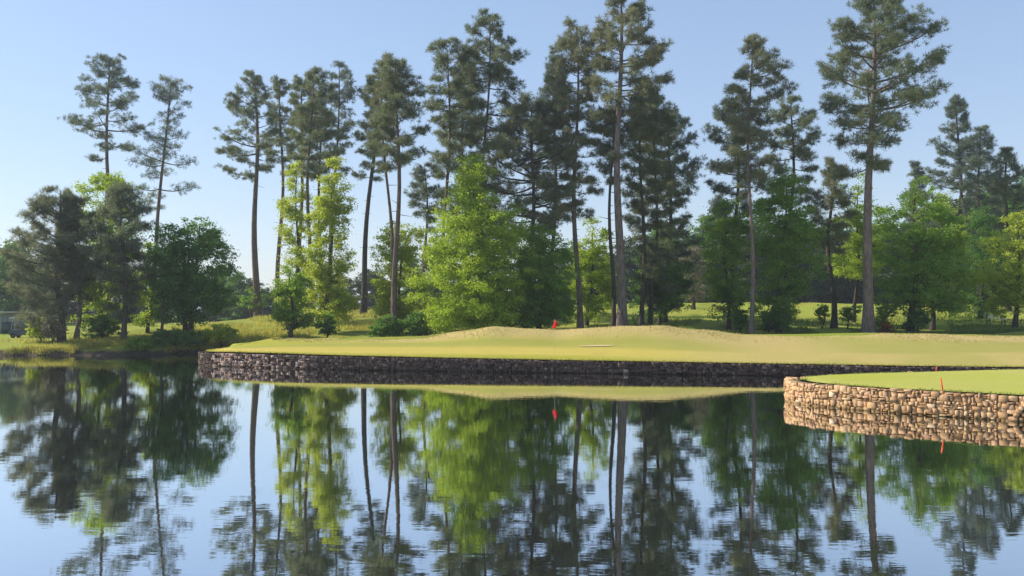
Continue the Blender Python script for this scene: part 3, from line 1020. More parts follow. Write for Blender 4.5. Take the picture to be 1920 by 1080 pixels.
pine('slender pine close beside the one sided pine above the meadow', 521, 90, 527, 150, [(325, 505, 548), (280, 496, 560), (235, 498, 566), (195, 506, 560), (150, 518, 540)], 9, 'needle_dark', seed=7, keep=0.78)
pine('slim pine half hidden by the narrow yellow green tree', 556, 84, 568, 150, [(330, 540, 585), (280, 528, 606), (240, 535, 606), (200, 538, 600), (150, 556, 580)], 9, 'needle_dark', seed=8, keep=0.8)
pine('pine with a high dark tuft standing behind the tall yellow green tree', 582, 72, 590, 134, [(335, 560, 612), (290, 552, 640), (250, 560, 640), (210, 556, 636), (170, 565, 628), (134, 580, 608)], 9, 'needle_dark', seed=9)
pine('airy grey pine behind the dark tufted pine', 618, 86, 638, 122, [(320, 610, 660), (280, 598, 672), (230, 602, 678), (185, 612, 672), (150, 618, 668), (122, 634, 652)], 8, 'needle_blue', seed=10, dens=0.8, keep=0.75)
pine('leaning dark stemmed pine between the yellow trees and the forked pine', 681, 86, 712, 120, [(345, 668, 716), (300, 656, 736), (260, 660, 745), (215, 664, 748), (170, 676, 744), (120, 698, 728)], 11, 'needle_dark', 'bark_dark', seed=11)
pine('twin of the forked pair of pines, full crown above the bushy yellow tree', 741, 62.5, 742, 116, [(320, 700, 800), (285, 690, 815), (245, 690, 815), (205, 700, 806), (170, 704, 792), (140, 712, 775), (114, 728, 758)], 12, 'needle_dark', seed=12, step=0.32)
pine('thinner second stem of the forked pair of pines', 736, 63.5, 716, 108, [(270, 690, 745), (230, 680, 752), (190, 680, 752), (150, 684, 745), (106, 702, 732)], 8, 'needle_olive', seed=13, keep=0.8)
pine('low dark young pine in the gap between the forked pair and the twin topped pines', 800, 78, 796, 310, [(440, 780, 830), (400, 765, 838), (360, 758, 836), (325, 768, 826), (308, 786, 808)], 8, 'needle_blue', seed=14)
pine('pine with a flat layered crown above the bright tree\'s peak', 836, 66, 838, 80, [(330, 815, 862), (280, 796, 885), (240, 786, 892), (200, 800, 892), (160, 800, 890), (120, 790, 896), (95, 800, 880), (78, 822, 856)], 9, 'needle_dark', seed=15, keep=0.84)
pine('tall narrow topped pine behind the bright tree, next to the flat crowned pine', 906, 67, 918, 30, [(300, 875, 960), (250, 862, 990), (200, 866, 990), (150, 872, 992), (110, 868, 985), (70, 874, 968), (45, 890, 960), (28, 908, 940)], 9, 'needle_dark', seed=16)
pine('dense brownish pine with a drooping round crown over the bright tree', 985, 64, 998, 190, [(450, 960, 1040), (415, 895, 1075), (370, 878, 1090), (325, 880, 1096), (280, 905, 1092), (240, 925, 1080), (205, 950, 1060), (186, 980, 1030)], 12, 'needle_brown', 'bark_dark', seed=17, step=0.24, K=66, keep=0.95)
pine('brown tinged pine immediately left of the tall pale trunked pine', 1088, 65, 1080, 46, [(400, 1062, 1118), (340, 1050, 1135), (280, 1040, 1140), (230, 1028, 1140), (180, 1026, 1134), (130, 1024, 1128), (85, 1036, 1118), (44, 1060, 1100)], 11, 'needle_olive', 'bark_pale', seed=18)
pine('tallest straight pine behind the second tan mound, its top cut by the frame', 1166, 62.5, 1163, -14, [(250, 1115, 1215), (225, 1110, 1245), (190, 1106, 1256), (150, 1105, 1290), (112, 1108, 1282), (75, 1110, 1262), (40, 1118, 1236), (5, 1128, 1205), (-16, 1148, 1180)], 18, 'needle_olive', 'bark_pale', seed=19, limbs=True, step=0.32)
pine('slim dark trunked pine touching the tall pale trunk on its left side', 1149, 63.5, 1152, 205, [(345, 1125, 1180), (300, 1112, 1190), (250, 1120, 1190), (205, 1140, 1166)], 9, 'needle_dark', 'bark_dark', seed=20)
pine('dark pine right behind the tall pale trunked pine', 1202, 66, 1204, 150, [(520, 1180, 1235), (440, 1172, 1246), (380, 1168, 1250), (330, 1170, 1252), (280, 1174, 1256), (220, 1172, 1256), (150, 1190, 1220)], 9, 'needle_dark', 'bark_dark', seed=21)
pine('middle pine of the dark cluster beside the second mound', 1219, 68, 1228, 180, [(560, 1190, 1256), (480, 1185, 1270), (400, 1188, 1275), (330, 1186, 1280), (260, 1190, 1282), (180, 1216, 1242)], 8, 'needle_dark', 'bark_dark', seed=22)
pine('outer pine of the dark cluster with a wide ragged crown', 1246, 72, 1256, 205, [(580, 1220, 1290), (520, 1212, 1310), (450, 1215, 1318), (380, 1210, 1308), (320, 1206, 1312), (265, 1212, 1312), (232, 1228, 1294), (205, 1248, 1268)], 9, 'needle_blue', 'bark_dark', seed=23)
pine('slender pale trunked pine standing alone at the edge of the green', 1408, 60, 1410, 70, [(350, 1375, 1445), (310, 1345, 1462), (260, 1338, 1462), (220, 1345, 1456), (190, 1350, 1458), (165, 1366, 1492), (140, 1378, 1480), (110, 1382, 1446), (85, 1390, 1440), (70, 1402, 1424)], 9, 'needle_olive', 'bark_pale', seed=24, limbs=True)
pine('dark pine behind and left of the lone slender pale trunk', 1380, 70, 1378, 185, [(400, 1335, 1415), (350, 1315, 1425), (300, 1305, 1430), (250, 1318, 1425), (205, 1345, 1405), (184, 1365, 1392)], 10, 'needle_blue', 'bark_dark', seed=25)
pine('dark layered pine between the lone slender pine and the largest pine', 1478, 71, 1480, 188, [(380, 1425, 1530), (330, 1418, 1540), (290, 1420, 1545), (250, 1430, 1542), (215, 1445, 1520), (186, 1466, 1496)], 10, 'needle_dark', 'bark_dark', seed=26)
pine('largest pine, with a broad dark crown and a thick trunk half in sun', 1628, 58.8, 1632, 0, [(318, 1555, 1690), (295, 1535, 1712), (262, 1560, 1700), (225, 1520, 1745), (185, 1508, 1768), (150, 1515, 1748), (105, 1518, 1750), (78, 1535, 1752), (45, 1552, 1728), (18, 1590, 1700), (0, 1612, 1660)], 19, 'needle_dark', 'bark_pale', seed=27, limbs=True, step=0.27, K=66, stubs=8)
pine('dark trunked pine with a thin dull crown behind the largest pine\'s left side', 1563, 66, 1566, 300, [(470, 1535, 1600), (420, 1525, 1612), (370, 1528, 1610), (330, 1540, 1600), (300, 1556, 1578)], 11, 'needle_olive', 'bark_dark', seed=28)
pine('narrow spire topped pine rising over the right hand wood', 1796, 86, 1797, 180, [(480, 1750, 1840), (400, 1745, 1850), (340, 1735, 1846), (300, 1726, 1842), (260, 1765, 1828), (220, 1776, 1818), (180, 1792, 1804)], 9, 'needle_blue', 'bark_dark', seed=29, dens=1.0)
pine('thin round topped pine right of the spire topped pine', 1832, 88, 1836, 240, [(480, 1805, 1866), (420, 1800, 1872), (360, 1805, 1870), (310, 1808, 1868), (270, 1815, 1866), (240, 1828, 1846)], 8, 'needle_blue', 'bark_dark', seed=30, dens=0.8)
pine('wide dark pine at the right edge of the wood', 1890, 88, 1890, 274, [(500, 1840, 1945), (440, 1842, 1948), (380, 1850, 1940), (330, 1860, 1925), (295, 1870, 1912), (274, 1882, 1898)], 10, 'needle_dark', 'bark_dark', seed=31)
pine('small far pine top showing beyond the yellow green tree near the right', 1722, 92, 1722, 304, [(480, 1690, 1752), (420, 1695, 1750), (370, 1702, 1744), (335, 1708, 1738), (304, 1716, 1728)], 7, 'needle_blue', 'bark_dark', seed=32)
pine('dusky pine filling the gap behind the brownish drooping pine', 1030, 74, 1040, 100, [(420, 985, 1090), (350, 980, 1092), (290, 985, 1090), (230, 1005, 1080), (170, 1012, 1072), (100, 1030, 1050)], 9, 'needle_blue', 'bark_dark', seed=33)
pine('grey dark pine behind the flat crowned pine and the narrow topped pine', 872, 76, 872, 96, [(420, 835, 910), (360, 815, 925), (300, 820, 930), (240, 830, 928), (180, 842, 920), (96, 862, 882)], 9, 'needle_blue', 'bark_dark', seed=34)
pine('shaded pine between the tufted pine and the airy grey pine', 604, 90, 602, 160, [(330, 575, 630), (280, 566, 640), (220, 572, 640), (160, 592, 612)], 8, 'needle_blue', 'bark_dark', seed=35)

# ---- broadleaf trees
broadleaf('bright yellow green tree in the middle of the left bank', 186, 63, [(610, 150, 240), (560, 140, 270), (500, 138, 275), (440, 142, 262), (390, 142, 254), (345, 148, 244), (322, 168, 216)], 8, 'leaf_bright', seed=1, n=620)
broadleaf('round deep green tree overhanging the water at the end of the left bank', 353, 62.8, [(606, 305, 385), (575, 290, 418), (530, 288, 435), (480, 292, 430), (440, 300, 420), (415, 325, 402), (404, 350, 385)], 10, 'leaf_deep', seed=2, n=640, stems=2, fill=0.6)
broadleaf('thin young tree squeezed between dark pine and round deep green tree', 302, 60.5, [(600, 288, 322), (540, 276, 330), (480, 280, 334), (440, 286, 326), (420, 298, 312)], 6, 'leaf_deep', seed=3, n=170)
broadleaf('leafy sapling with a dark stem behind the dense dark pine', 277, 66, [(610, 250, 300), (560, 252, 306), (500, 258, 304), (455, 268, 292)], 6, 'leaf_bright', seed=4, n=130)
broadleaf('narrow yellow green tree beside the slender meadow pine', 553, 74, [(600, 520, 585), (540, 518, 592), (480, 522, 590), (420, 526, 588), (360, 530, 582), (320, 538, 572), (300, 550, 566)], 8, 'leaf_yellow', seed=5, n=520, K=54, spread=0.36, gap=-0.5, eamp=0.1)
broadleaf('tall yellow green tree with open feathery foliage', 612, 66, [(612, 580, 650), (560, 572, 660), (500, 574, 662), (440, 580, 655), (380, 588, 655), (330, 596, 650), (298, 614, 640)], 9, 'leaf_yellow', seed=6, n=680, K=58, gap=-0.5, eamp=0.12)
broadleaf('small dark stemmed tree with dull foliage at the green\'s back edge', 545, 59.5, [(615, 520, 572), (590, 508, 582), (550, 506, 586), (515, 518, 572), (498, 535, 558)], 8, 'leaf_mid', seed=7, n=170, gap=-0.1)
broadleaf('bushy yellow green tree around the forked pair of pines', 752, 66, [(622, 705, 800), (580, 694, 808), (530, 690, 808), (480, 694, 800), (440, 706, 790), (415, 725, 765)], 7, 'leaf_yellow', seed=8, n=520, K=52, gap=-0.4, eamp=0.14)
broadleaf('biggest bright green tree with a tall leafy peak behind the first tan mound', 905, 60.5, [(612, 800, 985), (580, 790, 1000), (530, 788, 1005), (480, 796, 1000), (440, 806, 985), (400, 826, 965), (360, 845, 930), (320, 856, 918), (294, 872, 905)], 13, 'leaf_bright', seed=9, n=1500, fill=0.6, K=66, spread=0.38, gap=-0.6)
broadleaf('shadier green tree joined to the right side of the biggest bright tree', 1010, 61.5, [(612, 960, 1078), (570, 950, 1085), (520, 952, 1082), (470, 960, 1070), (435, 980, 1045), (420, 995, 1025)], 10, 'leaf_mid', seed=10, n=640, fill=0.5)
broadleaf('light green tree left of the tall pale trunk', 1100, 68, [(600, 1070, 1145), (560, 1064, 1160), (510, 1066, 1160), (460, 1076, 1150), (420, 1090, 1136), (408, 1100, 1124)], 7, 'leaf_bright', seed=11, n=330)
broadleaf('dark green tree below the dark pine cluster', 1236, 70, [(600, 1190, 1270), (560, 1182, 1290), (500, 1186, 1300), (450, 1196, 1290), (420, 1215, 1265)], 7, 'leaf_deep', seed=12, n=360)
broadleaf('mid green tree behind the lone slender pale trunk, on its left', 1366, 66, [(598, 1335, 1400), (560, 1318, 1408), (510, 1310, 1410), (460, 1308, 1408), (410, 1318, 1402), (375, 1340, 1385)], 8, 'leaf_mid', seed=13, n=430)
broadleaf('tall lush green tree to the right of the lone slender pale trunk', 1460, 63, [(600, 1425, 1490), (560, 1412, 1520), (510, 1410, 1540), (460, 1410, 1545), (410, 1412, 1540), (365, 1422, 1528), (330, 1445, 1505), (314, 1465, 1490)], 9, 'leaf_mid', seed=14, n=680, K=62, fill=0.5)
broadleaf('yellowish tree seen behind the largest pine\'s trunk', 1600, 72, [(520, 1560, 1650), (460, 1556, 1656), (400, 1565, 1650), (350, 1580, 1640), (325, 1596, 1625)], 7, 'leaf_bright', seed=15, n=330)
broadleaf('spreading green tree with a dark forked trunk right of the largest pine', 1706, 62, [(572, 1640, 1790), (530, 1632, 1808), (480, 1636, 1808), (430, 1645, 1795), (385, 1660, 1770), (350, 1685, 1745), (330, 1705, 1725)], 13, 'leaf_mid', seed=16, n=640, stems=1)
broadleaf('yellow topped green tree beside the spreading green tree', 1748, 65, [(590, 1715, 1800), (540, 1710, 1822), (490, 1715, 1822), (440, 1725, 1812), (395, 1742, 1795), (362, 1762, 1782)], 9, 'leaf_bright', seed=17, n=420)
broadleaf('olive yellow tree at the right edge above the pale bench', 1903, 64, [(588, 1850, 1950), (550, 1830, 1960), (500, 1832, 1965), (450, 1850, 1960), (415, 1875, 1945), (398, 1900, 1925)], 9, 'leaf_yellow', seed=18, n=430)
broadleaf('dark tree in deep shade behind the yellow topped green tree', 1838, 74, [(596, 1790, 1870), (540, 1782, 1885), (480, 1785, 1888), (420, 1800, 1880), (390, 1825, 1865)], 8, 'leaf_deep', seed=19, n=420)
broadleaf('pale grey leafed bush like tree at the edge of the sunlit far fairway', 1300, 96, [(562, 1270, 1330), (530, 1262, 1338), (490, 1268, 1330), (460, 1285, 1315)], 7, 'leaf_straw', seed=20, n=240)

# ---- low bushes
B = [('dark round bush at the foot of the yellow green trees', 612, 62.5, [(624, 594, 632), (605, 590, 634), (590, 602, 624)], 'leaf_deep', 70),
     ('dark bush at the foot of the forked pair of pines', 718, 60.5, [(630, 695, 748), (612, 692, 752), (592, 706, 738)], 'leaf_deep', 110),
     ('deep green bush between the forked pair of pines and the biggest bright tree', 782, 61, [(626, 752, 815), (606, 750, 818), (586, 770, 805)], 'leaf_deep', 110),
     ('low green bush at the far end of the meadow below the one sided pine', 470, 92, [(575, 448, 500), (555, 446, 505), (538, 460, 494)], 'leaf_mid', 90),
     ('sparse upright shrub left of the dark trunk in the sunlit fairway', 1541, 66, [(605, 1536, 1550), (585, 1530, 1556), (572, 1538, 1552)], 'leaf_mid', 40),
     ('sparse leaning shrub between the dark trunk and the largest pine', 1590, 65, [(600, 1575, 1604), (582, 1572, 1612), (572, 1582, 1606)], 'leaf_mid', 45),
     ('dark bush hugging the right side of the largest pine\'s trunk', 1652, 61, [(610, 1642, 1664), (590, 1636, 1676), (570, 1648, 1684)], 'leaf_mid', 55),
     ('dark shrub at the base of the spreading green tree', 1722, 61.5, [(612, 1692, 1736), (596, 1694, 1740), (584, 1702, 1730)], 'leaf_deep', 60),
     ('dark bush between lone slender pale trunk and the lush green tree', 1440, 61.5, [(614, 1420, 1484), (598, 1418, 1486), (578, 1430, 1474)], 'leaf_deep', 110),
     ('dark bush by the shaded trunk left of the lone slender pine', 1386, 63, [(612, 1376, 1398), (594, 1374, 1400), (580, 1380, 1396)], 'leaf_deep', 50),
     ('straw coloured dry bush beside the broad grey pine', 98, 60, [(632, 84, 116), (615, 80, 118), (600, 90, 112)], 'leaf_straw', 70),
     ('yellow green bush on the bank left of the broad grey pine', 78, 61.5, [(630, 56, 100), (612, 56, 98), (598, 66, 90)], 'leaf_yellow', 80),
     ('dark bush under the dense dark pine', 190, 61.5, [(632, 165, 220), (612, 162, 224), (592, 176, 212)], 'leaf_deep', 110),
     ('low dark bush at the bank\'s end under the round deep green tree', 330, 60.4, [(648, 285, 378), (636, 282, 384), (620, 295, 372)], 'leaf_deep', 170),
     ('green shrub at the water\'s edge under the dense dark pine', 258, 58.6, [(662, 240, 285), (648, 236, 288), (634, 246, 278)], 'leaf_mid', 80),
     ('yellow green shrub at the meadow\'s near corner by the round deep green tree', 408, 61, [(636, 384, 440), (622, 382, 444), (608, 396, 430)], 'leaf_yellow', 80)]
for i, (lab, px, d, rows, mat, n) in enumerate(B):
    broadleaf(lab, px, d, rows, 3, mat, seed=60 + i, n=n, K=44, size=0.13, per=4, fill=0.8, gap=-0.8, name='bush', spread=0.17, cat='bush', stems=1)
broadleaf('small rust orange shrub right of the base of the largest pine', 1663, 58.6, [(622, 1656, 1671), (612, 1655, 1672), (603, 1660, 1668)], 3, 'leaf_rust', seed=90, n=40, K=36, size=0.09, gap=-2, name='bush', spread=0.1, cat='bush')

# ---- the distant wood: a few trees, copied
far_protos = []
for i, (rows, mat, n) in enumerate([([(596, 890, 1020), (560, 886, 1026), (520, 885, 1030), (460, 890, 1026), (410, 910, 1005), (380, 940, 975)], 'leaf_far', 420),
                                    ([(596, 895, 1010), (560, 890, 1014), (520, 895, 1015), (470, 905, 1010), (420, 925, 995), (370, 948, 972)], 'leaf_deep', 380)]):
    far_protos.append(broadleaf('tree of the shadowy distant wood beyond the fairway', 958, 118, rows, 9, mat, 'bark_dark', 200 + i, n=n, K=44, size=0.40, spread=0.75, gap=-0.9, per=10, fill=0.7,
                                group='trees of the distant wood', depth=0.9))
far_protos.append(pine('tree of the shadowy distant wood beyond the fairway', 958, 118, 960, 330, [(585, 915, 1005), (550, 905, 1012), (510, 900, 1020), (460, 910, 1012), (410, 925, 1000), (370, 940, 980), (330, 955, 965)], 9,
                       'needle_blue', 'bark_dark', seed=203, step=0.4, K=44, csize=1.7, group='trees of the distant wood', stubs=0))
FAR = [(-30, 130, 1, .8), (8, 120, 1, .74), (28, 126, 1, .78), (48, 138, 0, .72), (-60, 135, 2, .8), (422, 142, 1, .62), (446, 136, 1, .55), (470, 140, 0, .50), (395, 138, 0, .58), (500, 146, 0, .42), (530, 146, 0, .42), (565, 146, 1, .48), (640, 150, 0, .46),
       (690, 146, 0, .50), (715, 152, 1, .42), (770, 140, 1, .62), (820, 138, 0, .7), (1010, 138, 0, .7), (1075, 140, 1, .72), (1120, 142, 0, .60), (1150, 138, 1, .56), (1180, 132, 0, .7), (1240, 130, 1, .8), (1285, 132, 0, .72),
       (1320, 128, 1, .84), (1352, 130, 2, .86), (1385, 126, 0, .8), (1425, 128, 1, .86), (1465, 124, 0, .8), (1500, 128, 1, .9), (1538, 124, 0, .76), (1575, 128, 1, .84), (1612, 124, 0, .76), (1650, 128, 1, .84),
       (1690, 122, 0, .8), (1725, 126, 1, .9), (1762, 120, 1, .9), (1795, 118, 0, 1.0), (1830, 116, 1, 1.0), (1862, 120, 2, 1.05), (1900, 116, 0, 1.1), (1935, 112, 1, 1.1), (1980, 116, 2, 1.0), (335, 142, 0, .6), (280, 144, 1, .6), (230, 140, 0, .66), (160, 138, 1, .7), (100, 136, 0, .8)]
rng = np.random.default_rng(99)
for i, (px, d, k, sc) in enumerate(FAR):
    p = far_protos[k]
    c = p if i == [f[2] for f in FAR].index(k) else None
    if c is None:
        c = p.copy(); COL.objects.link(c)
        for ch in p.children:
            e = ch.copy(); COL.objects.link(e); e.parent = c
    X = at(px, 560, d)[0]
    c.location = (X, d, H(X, d) - 0.1)
    c.rotation_euler = (0, 0, rng.uniform(0, 6.28))
    s = sc * rng.uniform(0.92, 1.08)
    c.scale = (s * 1.15, s * 1.15, s)
    if px < 60:
        tag(c, 'dark bluish tree crowding the left edge behind the shed and the cart', 'tree', 'trees behind the shed')
    elif 380 < px < 600:
        tag(c, 'small far tree along the top of the meadow behind the one sided pine', 'tree', 'far trees beyond the meadow')
    else:
        tag(c, 'tree of the shadowy distant wood beyond the fairway', 'tree', 'trees of the distant wood')

# ------------------------------------------------------------------ grass that stands up
def blades(name, label, pts, hgt, wid, mat, seed):
    r = np.random.default_rng(seed)
    n = len(pts)
    a = r.uniform(0, 6.283, n)
    d = np.stack([np.cos(a), np.sin(a), np.zeros(n)], -1)
    h = hgt * r.uniform(0.4, 1.2, n)[:, None]
    w = wid * r.uniform(0.6, 1.4, n)[:, None]
    lean = r.normal(size=(n, 3)) * 0.35
    lean[:, 2] = 1
    v = np.stack([pts - d * w / 2, pts + d * w / 2, pts + lean * h], 1).reshape(-1, 3)
    cl = np.clip(wave_noise(seed, 8, 1.5)(pts) * 0.3 + 0.5, 0, 1)
    o = mesh_np(name, v, [np.arange(n * 3).reshape(-1, 3)], mat, None, cl * 0.7 + 0.3 * r.random(n))
    tag(o, label, 'grass', None, 'stuff')
    return o


rng = np.random.default_rng(7)
# left bank
n = 26000
x = rng.uniform(-44, -16.8, n); s = 0.02 + np.abs(rng.normal(size=n)) * 1.8
y = shore_y(x) + s
cl = wave_noise(14, 8, 0.9)(np.stack([x, y, x * 0], -1))
k = cl > -0.5
x, y = x[k], y[k]
blades('bank_grass', 'tufted yellow green grass along the left bank above the water', np.stack([x, y, land_z(x, y) - 0.02], -1), 0.42, 0.05, M['grass_blade'], 21)
# meadow
n = 34000
y = 61 + 36 * rng.random(n) ** 1.6
x = rng.uniform(-0.40, -0.14, n) * y
cl = wave_noise(15, 8, 1.6)(np.stack([x, y, x * 0], -1))
k = (cl > -0.3) & (x > -27)
x, y = x[k], y[k]
blades('meadow_grass', 'rough yellow green meadow grass on the slope beneath the one sided pine', np.stack([x, y, land_z(x, y) - 0.02], -1), 0.34, 0.07, M['grass_blade'], 22)
# behind the right half of the green
n = 36000
y = 59.2 + 16 * rng.random(n) ** 1.8
x = rng.uniform(-0.12, 0.64, n) * y
cl = wave_noise(16, 8, 1.3)(np.stack([x, y, x * 0], -1))
k = (cl > -0.2)
x, y = x[k], y[k]
blades('rough_grass', 'lush uncut grass behind the green at the foot of the pines', np.stack([x, y, land_z(x, y) - 0.02], -1), 0.26, 0.06, M['grass_lush'], 23)

# dry tufts on the mounds and the overhanging fringe of the lawn along the wall
n = 26000
ii = rng.integers(0, len(sf), n); t_ = rng.uniform(0.60, 0.97, n)
k = rng.random(n) < smooth(0.6, 0.8, t_) * (0.25 + 0.75 * smooth(-0.3, 1.0, wave_noise(61, 8, 0.9)(np.stack([Wf[ii, 0], t_ * 9, 0 * t_], -1))))
ii, t_ = ii[k], t_[k]
ti = np.clip((t_ - TT[1]) / (TT[-1] - TT[1]) * (len(TT) - 2) + 1, 0, len(TT) - 1).astype(int)
P_ = np.stack([gxx[ti, ii], gyy[ti, ii], gz[ti, ii] - 0.01], -1)
P_[:, 0] += rng.uniform(-.18, .18, len(P_))
k = P_[:, 0] > -14
blades('dry_grass', 'short straw coloured tufts on the two mounds behind the green', P_[k], 0.075, 0.05, M['grass_dry'], 24)
n = 9000
ii = rng.integers(0, len(sf), n)
P_ = np.stack([gxx[0, ii], gyy[0, ii], gz[0, ii]], -1)
P_[:, :2] += inw[ii] * rng.uniform(-0.03, 0.35, n)[:, None] + rng.uniform(-.2, .2, n)[:, None] * np.stack([inw[ii, 1], -inw[ii, 0]], -1)
blades('fringe_grass', 'longer fringe of grass along the top of the dark stone wall', P_, 0.075, 0.04, M['grass_blade'], 25)

n = 7000
ii = rng.integers(0, len(sn), n)
P_ = np.column_stack([Wni[ii], np.full(n, NTOP + 0.01)])
P_[:, :2] += n_in[ii] * rng.uniform(-0.10, 0.25, n)[:, None] + rng.uniform(-.15, .15, n)[:, None] * np.stack([n_in[ii, 1], -n_in[ii, 0]], -1)
cl = wave_noise(71, 8, 0.7)(P_)
P_ = P_[(cl > -0.7)]
blades('lawn_fringe', 'uneven grass fringe along the top of the sunlit stone wall', P_, 0.06, 0.02, M['grass_lush'], 26)

# ------------------------------------------------------------------ flag, stakes, bench, shed, cart
FD = 43.9
p = at(1040, 600, FD)
zb = float(green_z(np.array([p[0]]), np.array([FD]), np.array([(FD - front_y(p[0])) / (BACK_Y - front_y(p[0]))]))[0])
root = empty('golf_flag', (p[0], FD, zb), 'red flag hanging limp on a thin white pole between the two tan mounds', 'golf flag')
ztop = at(1040, 598, FD)[2] - zb
g = Geo(); g.tube(np.array([(0, 0, -.05), (0, 0, ztop * .5), (0, 0, ztop)]), [0.009, 0.008, 0.007], 6)
g.build('pole', M['white_pole'], root, True)
# a drooping cloth: folded sheet with thickness from its folds
nu, nv_ = 9, 9
U, V = np.meshgrid(np.linspace(0, 1, nu), np.linspace(0, 1, nv_))
xx = (0.01 + 0.28 * U * (0.35 + 0.65 * V)) * np.where(True, 1, 1) - 0.13 * V
yy = 0.06 * np.sin(U * 9 + V * 1.5) * (0.3 + U)
zz = ztop - 0.01 - 0.14 * U * (1 - V) - V * (0.42 + 0.08 * np.sin(U * 5))
I = (np.arange(nv_ - 1)[:, None] * nu + np.arange(nu - 1)[None, :]).ravel()
o = mesh_np('flag', np.stack([xx, yy, zz], -1).reshape(-1, 3), [np.stack([I, I + 1, I + nu + 1, I + nu], -1)], M['flag_red'], root, smooth_sh=True)
sm = o.modifiers.new('thick', 'SOLIDIFY'); sm.thickness = 0.012


def stake(label, px, py_b, py_t, d, lean, w=0.055, group='red hazard stakes'):
    b = at(px, py_b, d); t = at(px + lean, py_t, d)
    root = empty('hazard_stake', b, label, 'stake', group)
    h = t[2] - b[2]
    dx = t[0] - b[0]
    g = Geo()
    q = np.array([(0, 0, -0.08), (dx * .5, 0, h * .5), (dx, 0, h)])
    g.tube(q, [w / 2 * 1.1, w / 2, w / 2], 8)
    g.build('post', M['stake_red'], root)
    g = Geo()
    g.tube(np.array([(dx, 0, h - .001), (dx * 1.03, 0, h + 0.02), (dx * 1.05, 0, h + 0.035)]), [w / 2 * 1.08, w / 2 * .9, w / 4], 8)
    g.build('cap', M['stake_red'], root)


stake('orange red stake leaning on the front lawn above the sunlit stone wall', 1768, 733, 711, 24.6, -4, 0.045)
stake('red stake at the back edge of the near lawn against the dark wall', 1755, 698, 689, 32.3, 1, 0.04)

# pale bench in the shade
d = 67.0
p = at(1868, 600, d)
root = empty('bench', (p[0], p[1], H(p[0], p[1]) + 0.0), 'low pale bench in the shade under the olive yellow tree', 'bench')
root.rotation_euler = (0, 0, 0.15)
for yy in (-0.16, 0.0, 0.16):
    g = Geo(); g.box((0, yy, 0.46), (1.6, 0.12, 0.04)); g.build('slat', M['bench_white'], root)
for zz in (0.62, 0.78):
    g = Geo(); g.box((0, 0.27, zz), (1.6, 0.035, 0.11)); g.build('slat', M['bench_white'], root)
for xx in (-0.65, 0.65):
    g = Geo(); g.box((xx, -0.14, 0.21), (0.06, 0.06, 0.46)); g.box((xx, 0.22, 0.40), (0.06, 0.06, 0.86)); g.box((xx, 0.04, 0.405), (0.05, 0.42, 0.05))
    g.build('leg', M['shed_dark'], root)

# shed at the left edge
d = 73.0
px0, px1 = at(-40, 600, d)[0], at(31, 600, d)[0]
zg = H(px1, d)
zt = at(0, 584, d)[2]
root = empty('shed', ((px0 + px1) / 2, d + 1.4, zg), 'low grey green shed with a pale flat roof at the left edge', 'shed')
w = px1 - px0; hh = zt - zg
g = Geo(); g.box((0, 0, hh / 2 - 0.2), (w, 2.8, hh + 0.1)); g.build('wall', M['shed_wall'], root)
g = Geo(); g.box((0, 0, hh - 0.09), (w + 0.3, 3.2, 0.10)); g.box((0, -1.62, hh - 0.06), (w + 0.36, 0.05, 0.16)); g.build('roof', M['shed_roof'], root)
for k in range(9):
    g = Geo(); g.box((-w / 2 + (k + 0.5) * w / 9, -1.412, hh / 2 - 0.2), (w / 9 - 0.03, 0.02, hh - 0.05)); g.build('panel', M['shed_wall'], root)
g = Geo(); g.box((w / 2 - 0.75, -1.435, 0.45), (1.0, 0.03, 1.1)); g.build('door', M['shed_dark'], root)

# golf cart in front of the shed
d = 68.5
p = at(47, 620, d)
zg = H(p[0], d)
root = empty('golf_cart', (p[0], d, zg), 'dark blue golf cart with a pale roof parked beside the shed', 'golf cart')
root.rotation_euler = (0, 0, 0.12)
k_ = 0.86
def gb(name, mat, *boxes, parent=None):
    g = Geo()
    for c, s in boxes: g.box([q * k_ for q in c], [q * k_ for q in s])
    return g.build(name, mat, parent or root)
bm = bmesh.new()
prof = [(-1.15, .28), (1.0, .28), (1.22, .40), (1.18, .78), (0.75, .95), (0.55, .50), (-0.05, .48), (-0.1, .72), (-1.1, .80), (-1.2, .6)]
vs = [[bm.verts.new((x * k_, s * 0.58 * k_, z * k_)) for x, z in prof] for s in (-1, 1)]
bm.faces.new(vs[0]); bm.faces.new(vs[1][::-1])
for i in range(len(prof)):
    j = (i + 1) % len(prof)
    bm.faces.new((vs[0][j], vs[0][i], vs[1][i], vs[1][j]))
bmesh.ops.bevel(bm, geom=bm.edges[:], offset=0.03, segments=2, affect='EDGES')
me = bpy.data.meshes.new('body'); bm.to_mesh(me); bm.free(); me.materials.append(M['cart_body'])
o = bpy.data.objects.new('body', me); COL.objects.link(o); o.parent = root
bm = bmesh.new()
bmesh.ops.create_cube(bm, size=1.0)
bmesh.ops.scale(bm, vec=(2.15 * k_, 1.25 * k_, 0.08 * k_), verts=bm.verts)
bmesh.ops.bevel(bm, geom=bm.edges[:], offset=0.03, segments=2, affect='EDGES')
bmesh.ops.translate(bm, vec=(-0.1 * k_, 0, 1.86 * k_), verts=bm.verts)
me = bpy.data.meshes.new('roof'); bm.to_mesh(me); bm.free(); me.materials.append(M['cart_roof'])
o = bpy.data.objects.new('roof', me); COL.objects.link(o); o.parent = root
gb('seat', M['cart_seat'], ((-0.35, 0, .80), (.55, 1.05, .14)))
gb('backrest', M['cart_seat'], ((-0.66, 0, 1.10), (.10, 1.05, .42)))
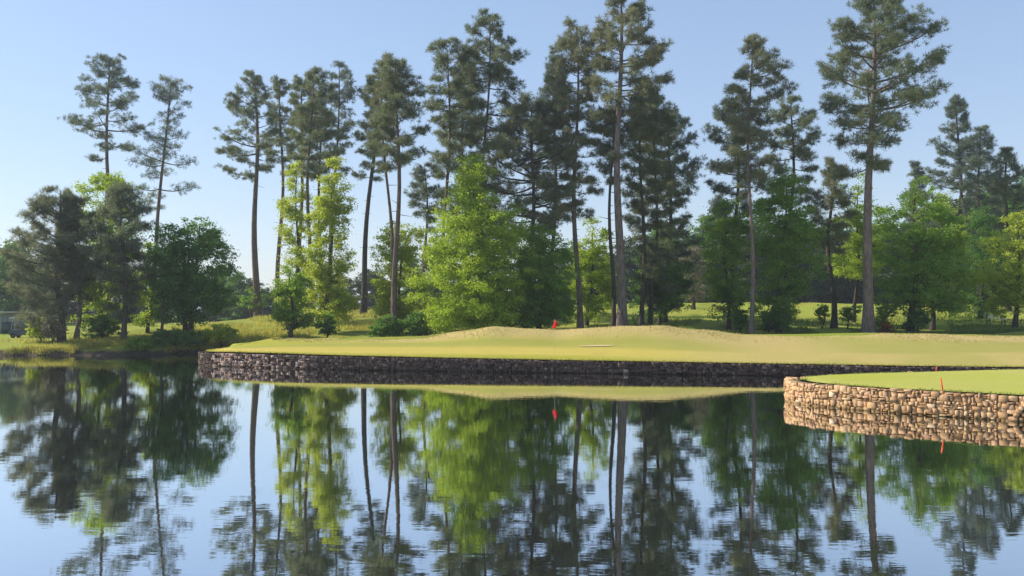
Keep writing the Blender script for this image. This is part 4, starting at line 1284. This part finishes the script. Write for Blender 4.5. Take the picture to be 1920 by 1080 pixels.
for x, s in ((0.85, -1), (0.85, 1), (-1.0, -1), (-1.0, 1)):
    g = Geo(); g.tube(np.array([(x * k_, s * .52 * k_, .78 * k_), ((x * .93) * k_, s * .52 * k_, 1.3 * k_), (x * .86 * k_, s * .52 * k_, 1.83 * k_)]), 0.02, 6); g.build('roof_post', M['metal'], root)
for x, s in ((0.82, -1), (0.82, 1), (-0.8, -1), (-0.8, 1)):
    g = Geo()
    yy = s * 0.56 * k_
    a = np.linspace(0, 6.283, 15)
    ring = np.stack([x * k_ + 0.16 * k_ * np.cos(a), 0 * a + yy, 0.23 * k_ + 0.16 * k_ * np.sin(a)], -1)
    g.tube(ring, 0.075 * k_, 6, cap=False)
    wl = g.build('wheel', M['rubber'], root, True)
    g = Geo(); g.tube(np.array([(x * k_, yy - .05, .23 * k_), (x * k_, yy, .23 * k_), (x * k_, yy + .05, .23 * k_)]), 0.1 * k_, 10); g.build('hub', M['metal'], wl)
g = Geo(); a = np.linspace(0, 6.283, 13)
g.tube(np.stack([(0.42 + 0.08 * np.sin(a)) * k_, (-.28 + .17 * np.cos(a)) * k_, (1.12 + .13 * np.sin(a)) * k_], -1), 0.014, 5, cap=False)
g.tube(np.array([(0.42 * k_, -.28 * k_, 1.12 * k_), (0.55 * k_, -.28 * k_, 1.0 * k_), (0.72 * k_, -.28 * k_, .88 * k_)]), 0.015, 5)
g.build('steering_wheel', M['rubber'], root)
# ------------------------------------------------------------------ the air
bm = bmesh.new()
bmesh.ops.create_cube(bm, size=1.0)
bmesh.ops.scale(bm, vec=(6400, 4700, 40.0), verts=bm.verts)
bmesh.ops.translate(bm, vec=(0, 1950, 17.0), verts=bm.verts)
me = bpy.data.meshes.new('haze'); bm.to_mesh(me); bm.free()
hm = bpy.data.materials.new('haze'); hm.use_nodes = True
nt = hm.node_tree; nt.nodes.clear()
out = nt.nodes.new('ShaderNodeOutputMaterial'); pv = nt.nodes.new('ShaderNodeVolumePrincipled')
pv.inputs['Color'].default_value = (0.80, 0.88, 1.0, 1)
pv.inputs['Density'].default_value = HAZE
pv.inputs['Anisotropy'].default_value = 0.2
nt.links.new(pv.outputs[0], out.inputs['Volume'])
me.materials.append(hm)
hz = bpy.data.objects.new('haze', me); COL.objects.link(hz)
tag(hz, 'thin pale morning haze over the pond and the trees', None, None, 'stuff')
